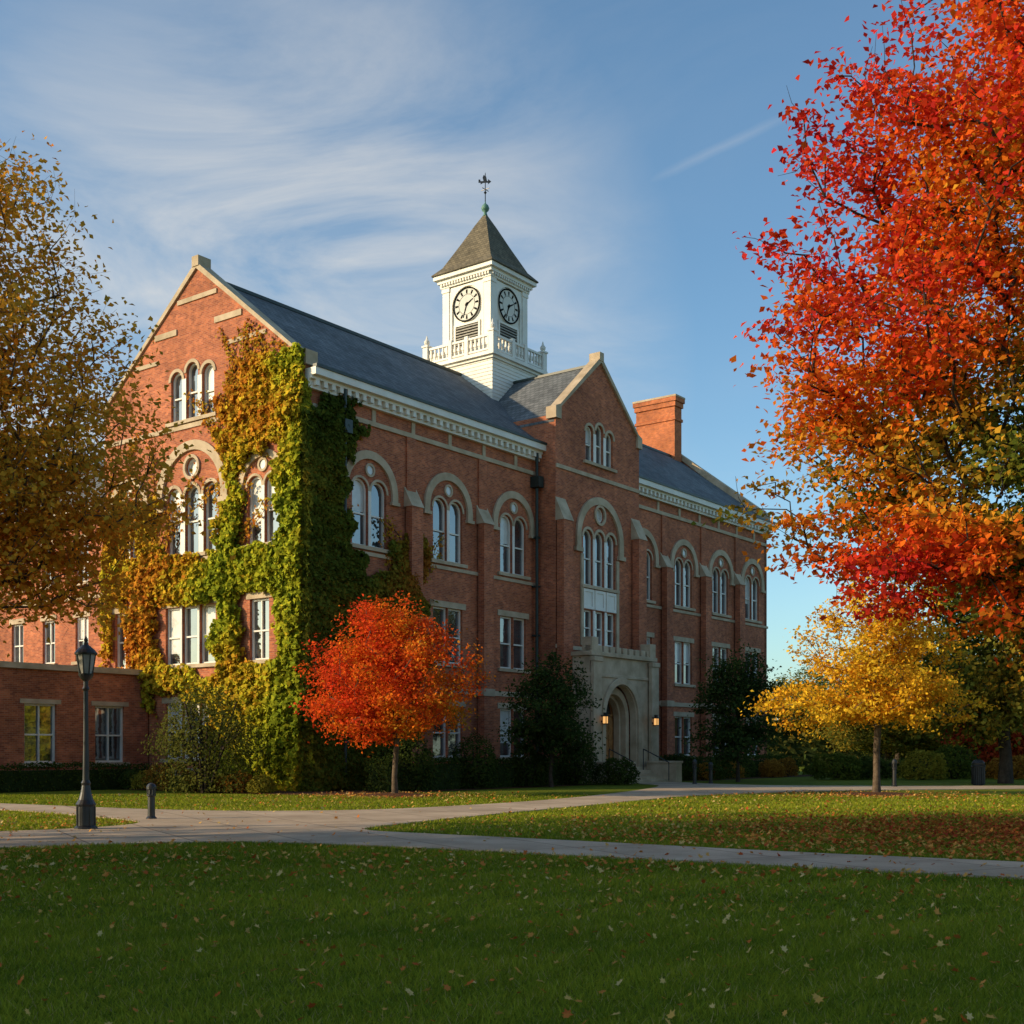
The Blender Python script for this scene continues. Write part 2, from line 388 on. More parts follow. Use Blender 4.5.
for i in range(5):
    steps.fbox(F_P,ac-2.1-0.0,ac+2.1+0.0,0,0.8-.16*i,-1.5 if i==0 else 0.3+.34*(i-1),0.3+.34*i)
steps.fbox(F_P,ac-2.75,ac-2.12,0,1.0,0.29,2.1); steps.fbox(F_P,ac+2.12,ac+2.75,0,1.0,0.29,2.1)
steps.fbox(F_P,ac-2.8,ac-2.07,1.001,1.12,0.29,2.15); steps.fbox(F_P,ac+2.07,ac+2.8,1.001,1.12,0.29,2.15)
steps.build('entrance_steps',STONE,bld,bevel=0.015)
wl=B(); wg=B()
for sx in (ac-2.35,ac+2.75):
    wl.fbox(F_P,sx-.03,sx+.03,3.1,3.2,0.28,.55); wl.fbox(F_P,sx-.14,sx+.14,3.0,3.05,.39,.67); wl.fbox(F_P,sx-.17,sx+.17,3.4,3.46,.36,.7)
    wl.fbox(F_P,sx-.08,sx+.08,3.461,3.6,.45,.61)
    for (u_,v_) in ((-.11,.42),(.11,.42),(-.11,.64),(.11,.64)): wl.fbox(F_P,sx+u_-.015,sx+u_+.015,3.05,3.4,v_-.015,v_+.015)
    wg.fbox(F_P,sx-.09,sx+.09,3.051,3.399,.44,.62)
wl.build('wall_lantern_frame',BLACK,bld); wg.build('wall_lantern_glass',WARM,bld)
# --- downpipes
for (x,top) in ((15.85,17.0),(2.0,16.9),(24.9,17.0)):
    pipes.lathe(x,-0.28 if x!=2.0 else -.3,[(0.085,0.1),(0.085,top-1.3),(0.085,top)],10)
    pipes.box(x-.22,x+.22,-.55,-.02,top-1.9,top-1.35)
    for z in (2,4.9,7.5,10,12.5): pipes.box(x-.14,x+.14,-.4,-.05,z,z+.09)
# --- chimney
ch=B()
ch.box(42.0,43.0,6.4,9.6,17,26.3); ch.box(41.92,43.08,6.32,9.68,25.3,25.5); ch.box(41.9,43.1,6.3,9.7,26.301,26.65); ch.box(41.82,43.18,6.22,9.78,26.651,26.95)
ch.build('chimney',BRICK_CH,bld)
cs=B(); cs.box(41.8,43.2,6.2,9.8,26.951,27.08); cs.build('chimney_cap',STONE,bld)
# --- low wing
F_W=lambda a,h,d:(a,10.2-d,h)
HW=[]
for cx in (-11.6,-8.55,-5.5,-2.1):
    window(F_W,cx,1.15,1.5,3.65,False,vbar=True,hole=HW,blind=0.2); sill(F_W,cx,1.9,1.15); lintel(F_W,cx,1.9,3.65,.2)
walls.plate(F_W,rect(-14,-0.09,0,5.1),HW,-0.35,0)
walls.box(-14,-.09,10.551,24,0,5.1)
stone.box(-14.15,-.1,10.05,24.1,5.101,5.35)
stone.fbox(F_W,-14,-.1,0,.5,-0.01,0.06)
# --- rear wing (taller, set back)
F_V=lambda a,h,d:(2.5-d,42-a,h)
HV=[]
for i in range(9):
    a=1.8+i*3.0
    if a>27.6: break
    window(F_V,a,10.4,1.15,12.6,False,vbar=True,hole=HV); sill(F_V,a,1.5,10.4); lintel(F_V,a,1.5,12.6)
    window(F_V,a,6.3,1.15,8.6,False,vbar=True,hole=HV); sill(F_V,a,1.5,6.3); lintel(F_V,a,1.5,8.6)
walls.plate(F_V,rect(0,28.4,0,14.4),HV,-0.35,0)
walls.box(2.851,13,13.61,42,0,14.4)
white.fbox(F_V,0,28.3,14.0,14.4,0.002,0.35)
stone.fbox(F_V,0,28.3,9.5,9.75,-.01,0.07)
slate.slab([(2.0,13.62,14.3),(2.0,42,14.3),(7.7,42,18.4),(7.7,13.62,18.4)],.14)
slate.slab([(7.701,13.62,18.4),(7.701,42,18.4),(13.4,42,14.3),(13.4,13.62,14.3)],.14)
# --- clock tower
tx,ty=20.6,6.8
tw=B(); lv=B(); ck=B(); bk=B()
def tb(b,h,z0,z1): b.box(tx-h,tx+h,ty-h,ty+h,z0,z1)
tb(tw,2.28,19.0,23.3)
z=20.0
while z<23.2:
    tb(tw,2.31,z,z+.13); z+=0.2
tb(tw,2.42,23.301,23.45); tb(tw,2.58,23.451,23.65)
tb(tw,1.62,23.6,28.3)
for sx in (-1,1):
    for sy in (-1,1):
        cx_,cy_=tx+sx*1.5,ty+sy*1.5
        tw.box(cx_-.24,cx_+.24,cy_-.24,cy_+.24,23.651,28.1)
        tw.box(cx_-.29,cx_+.29,cy_-.29,cy_+.29,23.651,24.0)
        tw.box(cx_-.28,cx_+.28,cy_-.28,cy_+.28,27.85,28.1)
        px_,py_=tx+sx*2.38,ty+sy*2.38
        tw.box(px_-.17,px_+.17,py_-.17,py_+.17,23.651,24.7); tw.box(px_-.22,px_+.22,py_-.22,py_+.22,24.701,24.8)
        tw.lathe(px_,py_,[(0.06,24.8),(0.16,24.95),(0.17,25.05),(0.07,25.2),(0.02,25.4)],10)
tb(tw,1.82,28.101,28.35); tb(tw,1.95,28.351,28.55); tb(tw,2.12,28.551,28.78)
k=-1.7
while k<1.75:
    for sg in (-1,1):
        tw.box(tx+k-.05,tx+k+.05,ty+sg*1.821 if sg>0 else ty-1.93,ty+1.93 if sg>0 else ty-1.821,28.2,28.345)
        tw.box(tx+sg*1.821 if sg>0 else tx-1.93,tx+1.93 if sg>0 else tx-1.821,ty+k-.05,ty+k+.05,28.2,28.345)
    k+=0.2
faces=[lambda a,h,d:(tx-1.62-d,ty-a,h),lambda a,h,d:(tx+a,ty-1.62-d,h),lambda a,h,d:(tx+1.62+d,ty+a,h),lambda a,h,d:(tx-a,ty+1.62+d,h)]
for fi,fr in enumerate(faces):
    f2=(lambda fr:(lambda a,h,d:fr(a,h,d+0.76)))(fr)
    tw.fbox(f2,-2.2,2.2,24.5,24.62,-.08,.08); tw.fbox(f2,-2.2,2.2,23.75,23.85,-.07,.07)
    for j in range(15):
        a=-2.05+j*4.1/14
        if j in (5,9): tw.fbox(f2,a-.12,a+.12,23.652,24.75,-.12,.12)
        else:
            tw.fbox(f2,a-.045,a+.045,23.85,24.5,-.045,.045); tw.fbox(f2,a-.07,a+.07,24.05,24.25,-.07,.07)
    tw.plate(fr,rect(-1.22,1.22,24.05,28.05),[arch(0,24.3,2.14,26.88,20)],0.0,0.09)
    ck.plate(fr,circ(0,26.9,0.98,40),[],0.0,0.075)
    bk.plate(fr,circ(0,26.9,0.98,40),[circ(0,26.9,0.90,40)],0.07,0.12)
    bk.plate(fr,circ(0,26.9,0.58,32),[circ(0,26.9,0.56,32)],0.07,0.083)
    for j in range(12):
        t=j*math.pi/6; c_,s_=math.sin(t),math.cos(t); wd=0.06
        pts=[]
        for (rr,ww) in ((0.61,-wd*.7),(0.61,wd*.7),(0.83,wd),(0.83,-wd)):
            pts.append((rr*c_+ww*s_,26.9+rr*s_-ww*c_))
        bk.plate(fr,pts,[],0.07,0.088)
    for (t,ln,wd,dd) in ((math.radians(62),0.5,0.06,.095),(math.radians(200),0.76,0.045,.1)):
        c_,s_=math.sin(t),math.cos(t)
        pts=[(-.12*c_-wd*s_,26.9-.12*s_+wd*c_),(-.12*c_+wd*s_,26.9-.12*s_-wd*c_),(ln*c_+wd*.4*s_,26.9+ln*s_-wd*.4*c_),(ln*c_-wd*.4*s_,26.9+ln*s_+wd*.4*c_)]
        bk.plate(fr,pts,[],0.07,dd)
    bk.plate(fr,circ(0,26.9,.08,12),[],.07,.115)
    for j in range(8):
        zz=24.55+j*0.155
        lv.fbox(fr,-.82,.82,zz,zz+.075,0.0,0.06)
    bk.fbox(fr,-.82,.82,24.5,25.78,0.0,0.012)
    tw.plate(fr,rect(-.95,.95,24.4,25.88),[rect(-.82,.82,24.52,25.76)],0.001,0.08)
tw.build('tower_body',WHITE,bld); lv.build('tower_louvers',LOUVER,bld); ck.build('clock_dials',DIAL,bld); bk.build('clock_hands_and_numerals',DIALBLACK,bld)
tr=B()
rings=[(2.2,28.781),(2.2,28.85),(1.75,29.32),(1.0,30.75),(0.45,31.85),(0.1,32.5)]
vs=[];fs=[]
for h,z in rings:
    vs+=[(tx-h,ty-h,z),(tx+h,ty-h,z),(tx+h,ty+h,z),(tx-h,ty+h,z)]
for j in range(len(rings)-1):
    for i in range(4): fs.append((j*4+i,j*4+(i+1)%4,j*4+4+(i+1)%4,j*4+4+i))
fs.append((3,2,1,0)); fs.append((20,21,22,23))
tr.add(vs,fs); tr.build('tower_spire',SHINGLE,bld)
fn=B(); fn.lathe(tx,ty,[(0.16,32.45),(0.1,32.6),(0.08,32.68),(0.2,32.8),(0.24,32.93),(0.18,33.08),(0.05,33.2),(0.03,33.3)],14)
fn.build('finial_ball',COPPER,bld,smooth=True)
wv=B(); wv.lathe(tx,ty,[(0.03,33.2),(0.025,34.9),(0.005,35.0)],8); wv.lathe(tx,ty,[(0.03,33.75),(0.09,33.83),(0.03,33.91)],10)
wv.box(tx-.3,tx+.3,ty-.015,ty+.015,34.0,34.03); wv.box(tx-.015,tx+.015,ty-.3,ty+.3,34.0,34.03)
wvp=[(-.4,34.42),(-.28,34.42),(-.28,34.32),(-.12,34.4),(.16,34.4),(.16,34.3),(.35,34.45),(.16,34.6),(.16,34.48),(0.1,34.5),(.05,34.75),(-.1,34.85),(-.16,34.7),(-.1,34.5),(-.28,34.5),(-.3,34.6),(-.4,34.6)]
wv.plate(lambda a,h,d:(tx+a*.5+d,ty-a*.85+d,h),wvp,[],-.012,.012)
wv.build('weathervane',BLACK,bld)
walls.build('brick_walls',BRICK,bld); stone.build('stone_trim',STONE,bld); white.build('window_frames_and_cornice',WHITE,bld)
glass.build('window_panes',GLASS,bld); blinds.build('window_blinds',BLIND,bld); slate.build('slate_roof',SLATE,bld); pipes.build('downpipes_and_gutters',DARKGREEN,bld)

# ------------------------------------------------------------------ foliage tools
def unit(v): return v/np.maximum(np.linalg.norm(v,axis=1,keepdims=True),1e-9)
def leaf_quads(P,Nrm,size,rng,asp=0.7,fold=0.15):
    n=len(P); r=unit(rng.normal(size=(n,3))); t=unit(np.cross(Nrm,r)); b=np.cross(Nrm,t)
    s=size[:,None]
    V=np.empty((n,4,3)); V[:,0]=P-t*s*.5; V[:,1]=P+b*s*.5*asp+Nrm*s*fold+t*s*.08; V[:,2]=P+t*s*.5; V[:,3]=P-b*s*.5*asp+Nrm*s*fold+t*s*.08
    return V.reshape(-1,3),np.arange(n*4).reshape(-1,4)
def tubes(A,Bp,ra,rb,k=5):
    n=len(A); d=unit(Bp-A); ref=np.where(np.abs(d[:,2:3])>0.9,np.array([[1.,0,0]]),np.array([[0,0,1.]]))
    u=unit(np.cross(d,ref)); v=np.cross(d,u)
    an=np.arange(k)*2*np.pi/k
    V=np.empty((n,2*k,3))
    for i,a in enumerate(an):
        o=u*math.cos(a)+v*math.sin(a)
        V[:,i]=A-d*ra[:,None]*.3+o*ra[:,None]; V[:,k+i]=Bp+d*rb[:,None]*.3+o*rb[:,None]
    f=np.array([[i,(i+1)%k,k+(i+1)%k,k+i] for i in range(k)])
    F=(f[None]+(np.arange(n)*2*k)[:,None,None]).reshape(-1,4)
    return V.reshape(-1,3),F
def fnoise(P,s,seed=0):
    r=np.random.default_rng(seed+99); out=np.zeros(len(P))
    for i in range(6):
        k=r.normal(size=3)*s*(1+.5*i); out+=np.sin(P@k+r.uniform(0,6.28))/(1+.4*i)
    return out/2.4
def pal(q,stops):
    q=np.clip(q,0,1); xs=[s[0] for s in stops]; return np.stack([np.interp(q,xs,[s[1][i] for s in stops]) for i in range(3)],1)
def make_tree(name,base,lobes,ncl,nlf,lsize,colfn,seed,top,trunk_r,cr=0.6,flat=0.6,fork=0.3,twigs=0,bark=BARK,shell=0.45,lean=(0,0),tip=0.012,twr=1.0,spray=.55):
    """lobes: (cx,cy,cz,rx,ry,rz) relative to base"""
    rng=np.random.default_rng(seed); base=np.array(base,float)
    lb=np.array(lobes,float); vol=(lb[:,3]*lb[:,4]*lb[:,5])**0.8; 
    idx=rng.choice(len(lb),ncl,p=vol/vol.sum())
    d=unit(rng.normal(size=(ncl,3))); rad=rng.uniform(0,1,ncl)**shell
    P=lb[idx,:3]+d*rad[:,None]*lb[idx,3:]
    P=P[P[:,2]>0.8]; ncl=len(P)
    nodes=[np.zeros(3)]; par=[-1]
    K=8
    for i in range(1,K+1):
        f=i/K; nodes.append(np.array([lean[0]*f+rng.normal()*.06*top/8,lean[1]*f+rng.normal()*.06*top/8,top*f])); par.append(i-1)
    NA=np.zeros((K+1+ncl*3+5,3)); m=K+1; NA[:m]=np.array(nodes); par=par+[0]*(len(NA)-m)
    minz=fork*top; pen=np.zeros(len(NA)); pen[:K+1]=np.where(NA[:K+1,2]<minz,50.,0.); pl=np.zeros(len(NA))
    order=np.argsort(np.linalg.norm((P-np.array([lean[0]*.5,lean[1]*.5,top*.55]))*np.array([1,1,.8]),axis=1))
    tipidx=[]
    for p in P[order]:
        dd=np.linalg.norm(NA[:m]-p,axis=1); dz=NA[:m,2]-p[2]
        cost=dd+1.3*np.clip(dz+.3*dd,0,None)+pen[:m]+.12*pl[:m]
        j=int(np.argmin(cost)); a=NA[j]; L_=dd[j]
        if L_>0.9:
            for f in (0.35,0.7):
                q=a+(p-a)*f+rng.normal(size=3)*.07*L_+np.array([0,0,.10*L_*math.sin(f*3.1)])
                NA[m]=q; par[m]=j; pl[m]=pl[j]+L_*.35; j=m; m+=1
        NA[m]=p; par[m]=j; pl[m]=pl[j]+L_*.4; tipidx.append(m); m+=1
    par=np.array(par[:m]); NA=NA[:m]
    cnt=np.zeros(m); cnt[tipidx]=1
    for i in range(m-1,0,-1): cnt[par[i]]+=cnt[i]
    r=np.maximum(tip,trunk_r*(cnt/cnt[0])**0.5); r[0]*=1.35
    ci=np.arange(1,m); ra=np.where(ci<=K,r[par[1:]],np.minimum(r[par[1:]],r[1:]*1.35)); 
    V,F=tubes(NA[par[1:]],NA[1:],ra,r[1:],6)
    if twigs:
        tp=NA[tipidx]; T=np.repeat(tp,twigs,axis=0); dirn=unit(rng.normal(size=(len(T),3))+np.array([0,0,.35])+unit(T-np.array([0,0,top*.5]))*.6)
        mid=T+dirn*cr*rng.uniform(.5,1.0,len(T))[:,None]; end=mid+unit(dirn+rng.normal(size=T.shape)*.45)*cr*rng.uniform(.4,.9,len(T))[:,None]
        V2,Fq=tubes(T,mid,np.full(len(T),tip*.8*twr),np.full(len(T),tip*.55*twr),3); F=np.vstack([F,Fq+len(V)]); V=np.vstack([V,V2])
        V2,Fq=tubes(mid,end,np.full(len(T),tip*.55*twr),np.full(len(T),tip*.3*twr),3); F=np.vstack([F,Fq+len(V)]); V=np.vstack([V,V2])
    e=empty(name,base)
    mesh_np('trunk_and_limbs',V,F,bark,None,e,smooth=True)
    C=NA[tipidx]; k=rng.poisson(nlf,len(C)); sc=rng.uniform(.65,1.3,len(C))
    ctr=np.repeat(C,k,axis=0); S=np.repeat(sc,k)[:,None]
    outc=unit(C-np.array([0,0,top*.45])+rng.normal(size=C.shape)*1.2); outr=np.repeat(outc,k,axis=0)
    off=np.clip(rng.normal(size=ctr.shape),-1.9,1.9)*np.array([cr,cr,cr*flat])*S*.5 + outr*np.clip(rng.normal(size=(len(ctr),1)),-1.8,1.8)*cr*spray*S
    rr=np.linalg.norm(off[:,:2],axis=1)
    off[:,2]-=rr*0.18
    Pp=ctr+off; Pp=Pp[Pp[:,2]>0.5]
    Nn=unit(rng.normal(size=Pp.shape)*.8+np.array([0,0,.75])+unit(Pp-np.array([0,0,top*.5]))*.3)
    sz=rng.uniform(.65,1.25,len(Pp))*lsize
    V,F=leaf_quads(Pp,Nn,sz,rng)
    c=colfn(Pp,rng); c=c*rng.uniform(.7,1.2,len(c))[:,None]
    mesh_np('foliage',V,F,LEAF,np.repeat(c,4,axis=0),e)
    return e
GREEN=(0.07,0.12,0.02); OLIVE=(0.22,0.22,0.028); ORANGE=(0.82,0.26,0.022); REDO=(0.80,0.125,0.018); RED=(0.70,0.05,0.024); CRIM=(0.56,0.025,0.045)

def c_maple(P,rng):
    x=P[:,0]; z=P[:,2]
    q=.46+.20*fnoise(P,.42,1)+.10*fnoise(P,1.5,2)+rng.normal(size=len(P))*.06
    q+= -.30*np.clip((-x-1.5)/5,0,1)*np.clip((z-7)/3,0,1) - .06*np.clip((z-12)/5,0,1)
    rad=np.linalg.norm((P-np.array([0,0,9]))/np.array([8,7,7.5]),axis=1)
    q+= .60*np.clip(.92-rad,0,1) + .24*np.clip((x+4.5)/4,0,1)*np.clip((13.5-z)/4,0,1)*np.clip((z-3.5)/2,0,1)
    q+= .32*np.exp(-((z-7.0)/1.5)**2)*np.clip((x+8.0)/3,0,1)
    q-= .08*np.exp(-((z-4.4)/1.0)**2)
    return pal(q,[(0,CRIM),(.2,RED),(.36,REDO),(.5,ORANGE),(.60,(.68,.36,.035)),(.72,OLIVE),(.85,(.13,.17,.025)),(1,GREEN)])
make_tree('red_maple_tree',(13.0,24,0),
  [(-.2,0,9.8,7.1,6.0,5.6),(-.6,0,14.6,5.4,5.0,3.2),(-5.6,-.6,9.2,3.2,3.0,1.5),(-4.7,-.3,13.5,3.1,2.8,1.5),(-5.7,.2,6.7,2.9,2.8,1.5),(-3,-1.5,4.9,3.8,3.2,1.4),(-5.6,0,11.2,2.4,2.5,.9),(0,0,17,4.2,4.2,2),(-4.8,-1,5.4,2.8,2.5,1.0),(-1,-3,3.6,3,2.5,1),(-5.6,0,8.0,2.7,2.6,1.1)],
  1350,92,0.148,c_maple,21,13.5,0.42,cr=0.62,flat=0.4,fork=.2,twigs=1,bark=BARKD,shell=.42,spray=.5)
def c_gold(P,rng):
    q=.55+.3*fnoise(P,.6,5)+rng.normal(size=len(P))*.2
    return pal(q,[(0,(.46,.30,.04)),(.4,(.80,.44,.05)),(.7,(.88,.40,.04)),(1,(.80,.26,.025))])
elm=make_tree('golden_elm_tree',(-12.7,22,0),
  [(0,0,9,6.4,6,5.0),(1.8,0,12.0,3.5,3.5,3.0),(3.6,0,8.2,3.5,3,2.0),(3.4,0,5.4,3.0,3,1.3),(-1,0,13.5,4,4,2.5),(4.4,0,6.6,3.1,2.6,1.3),(2.6,0,10.2,3.6,3,1.5),(3.4,0,7.2,3.6,3,2.4)],
  1500,58,0.135,c_gold,5,12.5,0.3,cr=0.6,flat=.6,fork=.25,twigs=2,bark=BARK,shell=.5,tip=.009,twr=.7)
elm.scale=(.9,.9,.9)
def c_red(P,rng):
    q=.36+.18*fnoise(P,.9,9)+rng.normal(size=len(P))*.09+.12*P[:,0]/3.5+.25*np.clip(4-P[:,2],0,3)/3*np.clip(P[:,0]+1.5,0,2)/2
    return pal(q,[(0,RED),(.2,(.70,.075,.02)),(.38,REDO),(.55,ORANGE),(.7,(.55,.30,.03)),(.85,OLIVE),(1,(.13,.15,.02))])
make_tree('small_red_maple_tree',(-4.3,45,0),[(0,0,4.3,3.2,3.1,2.3),(-.2,0,5.5,2.3,2.2,1.7),(-.3,0,3.2,3.3,3.1,1.1)],
  300,100,0.13,c_red,31,5.6,0.11,cr=.54,flat=.46,fork=.3,shell=.5)
def c_yel(P,rng):
    q=.45+.2*fnoise(P,.9,12)+rng.normal(size=len(P))*.12-.22*np.clip((P[:,0]-1)/4,0,1)
    return pal(q,[(0,(.72,.22,.02)),(.25,(.80,.40,.03)),(.5,(.86,.55,.035)),(.8,(.86,.60,.05)),(1,(.5,.46,.05))])
make_tree('yellow_maple_tree',(13.7,46,0),[(0,0,5,3.4,3.2,2.2),(-1.4,0,3.4,3.0,2.8,1.0),(1.4,0,3.5,2.8,2.8,.9),(0,0,6.8,2.2,2.2,1.8)],
  310,66,0.15,c_yel,33,6.5,0.13,cr=.54,flat=.38,fork=.28,shell=.5)
def c_green(P,rng):
    q=.4+.3*fnoise(P,.8,14)+rng.normal(size=len(P))*.2
    return pal(q,[(0,(.03,.055,.018)),(.5,(.06,.095,.025)),(1,(.12,.15,.035))])
def c_ggold(P,rng):
    q=.45+.3*fnoise(P,.4,17)+rng.normal(size=len(P))*.15
    return pal(q,[(0,(.08,.12,.025)),(.5,(.17,.18,.03)),(.8,(.42,.28,.035)),(1,(.6,.28,.025))])
make_tree('dogwood_tree',(1.8,56,0),[(0,0,3.6,2.0,2,1.9),(0,0,2.2,2.2,2,1.0),(0,0,4.8,1.3,1.3,1.2)],190,60,.16,c_green,41,4.6,.1,cr=.52,flat=.5,shell=.5,bark=BARKD)
make_tree('dogwood_tree',(12.0,65,0),[(0,0,4,2.4,2.2,2.1),(0,0,2.2,2.5,2.3,1.1),(0,0,5.6,1.5,1.5,1.4)],200,64,.18,c_green,43,5.4,.1,cr=.58,flat=.5,shell=.5,bark=BARKD)
t1=make_tree('oak_tree',(25,62,0),[(0,0,7,5.5,5,4),(0,0,10.5,4,4,3),(-1,0,4,4.5,4,1.6)],420,60,.28,c_ggold,51,10,.3,cr=.9,shell=.45,bark=BARKD)
def c_rb(P,rng):
    q=.5+.3*fnoise(P,.8,14)+rng.normal(size=len(P))*.2
    return pal(q,[(0,(.3,.03,.02)),(.5,(.5,.06,.025)),(1,(.6,.16,.03))])
t3=make_tree('crimson_maple_tree',(31,76,0),[(0,0,3.2,4,3.5,2.4),(0,0,5,3,3,1.8)],220,60,.26,c_rb,53,4.8,.2,cr=.8,shell=.5,bark=BARKD)
dist=empty('distant_trees')
def inst(par,kids,x,y,s,sz,rz_):
    e=empty('tree_clone',(x,y,0),rz_); e.parent=par; e.scale=(s,s,sz)
    for k in kids:
        o=bpy.data.objects.new(k.name.split('.')[0],k.data); link(o,e)
rg=random.Random(4)
k1=list(t1.children); k3=list(t3.children)
for i in range(30):
    x=rg.uniform(26,130); y=rg.uniform(92,150)
    inst(dist,k1 if rg.random()<.85 else k3,x,y,rg.uniform(.8,1.3),rg.uniform(.6,.95),rg.uniform(0,6.2))
for i in range(14): inst(dist,k1,rg.uniform(-130,-55),rg.uniform(80,150),rg.uniform(.9,1.4),rg.uniform(.8,1.1),rg.uniform(0,6.2))
for i in range(5): inst(dist,k1,rg.uniform(50,75),rg.uniform(45,75),rg.uniform(.9,1.2),rg.uniform(.8,1.1),rg.uniform(0,6.2))
# unseen trees added left of the frame to cast dappled shade on the lawn
grove=empty('added_shade_grove')
t2=make_tree('added_shade_tree',(-17,5.5,0),[(0,0,8,5.5,5.2,4.6),(0,0,12,4.2,4.2,3.2),(-1,0,4.5,4.8,4.4,1.8)],320,30,.30,c_ggold,57,12,.3,cr=.95,shell=.5,bark=BARKD)
for (x,y,s) in ((-16,-3.5,1.0),(-24,9.5,1.05),(-25,1,1.1),(-33,7,1.1),(-19,-11,1),(-27,-7,1.1),(-35,-2,1.15),(-18.5,13.2,.95),(-29,14.5,1.05)):
    inst(grove,list(t2.children),x,y,s,s,rg.uniform(0,6.2))

# ------------------------------------------------------------------ ivy (in building coordinates)
def make_ivy():
    rng=np.random.default_rng(77)
    Ps=[];Ns=[];Cs=[];Sz=[]
    def nz(a,h,s,seed): 
        return fnoise(np.stack([a,h,np.zeros_like(a)],1),s,seed)
    n=120000
    s=rng.uniform(-.1,13.4,n); h=rng.uniform(0,18.2,n)
    e=nz(s,h,1.1,3)*.7+nz(s,h,3.5,4)*.35
    def soft(v): return np.clip(v,0,1)
    dens=np.zeros(n)
    def region(s0,s1,h0,h1,k=1.0,soft_=.6):
        nonlocal dens
        m=np.minimum(np.minimum(s-s0,s1-s),np.minimum(h-h0,h1-h))+e*soft_
        dens=np.maximum(dens,soft(m/.35)*k)
    region(-2,1.55,-1,16.9,1.0)
    region(-2,4.9,14.0,17.2,.85,1.3)
    region(-2,4.0,14.2,18.5,.7,1.0)
    region(-2,12.9,8.25,10.5,1.0,.7)
    region(-2,6.0,-1,5.4,1.0)
    region(3.55,5.4,-1,11.5,1.0)
    region(3.6,5.0,8,15,.7,.8)
    region(9.2,14.6,8.2,12.6,.7,1.2)
    region(9.3,11.5,3,10,.9,.7)
    region(12.7,14.6,4,10,.7,.7)
    region(-2,13.6,4.0,5.4,.85,.7)
    region(9.3,13.6,5,8.5,.5,1.4)
    keep=rng.uniform(0,1,n)<dens
    hw=np.zeros(n,bool)
    for (c,w,z0,z1) in ((7.15,3.6,10.4,13.4),(2.5,2.0,10.5,13.3),(11.7,2.0,10.5,13.3),(7.3,3.4,5.5,8.1),(2.75,1.1,5.5,8.1),(12.2,1.1,5.5,8.1),(7.3,3.5,1.3,3.8),(7.15,3,16.4,18.9),(7.15,1.0,13.8,14.7)):
        hw|=(np.abs(s-c)<w/2)&(h>z0)&(h<z1)
    keep&=~hw
    s,h,e,dens=s[keep],h[keep],e[keep],dens[keep]; m=len(s)
    bulge=.12+.2*(nz(s,h,1.6,8)+1)*dens+.16*(nz(s,h,3.5,9)+1)*dens
    d=rng.uniform(.02,1,m)**.6*bulge+.04
    Ps.append(np.stack([-d,s,h],1)); Ns.append(unit(rng.normal(size=(m,3))*.6+np.array([-1,0,.35])))
    q=.33+.22*nz(s,h,.7,10)+.10*nz(s,h,2.5,12)+.32*np.clip((s-5.0)/5,0,1)+.42*np.clip((h-11.5)/4.5,0,1)*np.clip((s+.8)/3,0.25,1)+rng.normal(size=m)*.1-.12*(s<1.6)
    Cs.append(pal(q,[(0,(.20,.25,.02)),(.3,(.42,.42,.028)),(.55,(.60,.42,.03)),(.75,(.60,.27,.028)),(1,(.50,.14,.02))])); Sz.append(rng.uniform(.15,.28,m))
    n=120000
    t=rng.uniform(-.3,8.5,n); h=rng.uniform(0,16.6,n)
    e=nz(t,h,1.1,13)*.7+nz(t,h,3.5,14)*.35; s=t; dens=np.zeros(n)
    region(-2,2.3,-1,15.9,1.0)
    region(-2,3.4,-1,10.0,1.0,.5)
    region(-2,7.2,-1,9.6,.9,1.0)
    region(4.9,7.4,7.5,11.0,.6,1.0)
    region(-2,3.2,13.6,16.2,.5,1.0)
    keep=rng.uniform(0,1,n)<dens
    hw=np.zeros(n,bool)
    for c in (3.8,9.1): hw|=(np.abs(t-c)<1.15)&(h>10.4)&(h<14.3)
    keep&=~hw
    t,h,dens=t[keep],h[keep],dens[keep]; m=len(t)
    bulge=.2+.24*(nz(t,h,1.6,18)+1)*dens
    d=rng.uniform(.02,1,m)**.6*bulge+.04
    Ps.append(np.stack([t,-d,h],1)); Ns.append(unit(rng.normal(size=(m,3))*.55+np.array([0,-1,.35])))
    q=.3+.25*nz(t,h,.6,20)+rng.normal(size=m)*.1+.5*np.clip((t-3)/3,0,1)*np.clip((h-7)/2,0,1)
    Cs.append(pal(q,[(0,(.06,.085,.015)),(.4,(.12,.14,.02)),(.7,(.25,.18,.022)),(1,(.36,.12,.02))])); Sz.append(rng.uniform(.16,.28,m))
    m=12000; a=rng.uniform(0,np.pi/2,m); h=rng.uniform(0,16.8,m); rr=.42*rng.uniform(.3,1,m)+.14*nz(h,h,1.2,5)
    Ps.append(np.stack([.1-rr*np.cos(a),.1-rr*np.sin(a),h],1)); Ns.append(unit(rng.normal(size=(m,3))*.5+np.stack([-np.cos(a),-np.sin(a),0*a+.2],1)))
    Cs.append(pal(rng.uniform(0,.7,m),[(0,(.15,.18,.02)),(1,(.54,.46,.03))])); Sz.append(rng.uniform(.16,.28,m))
    TA=[];TB=[]
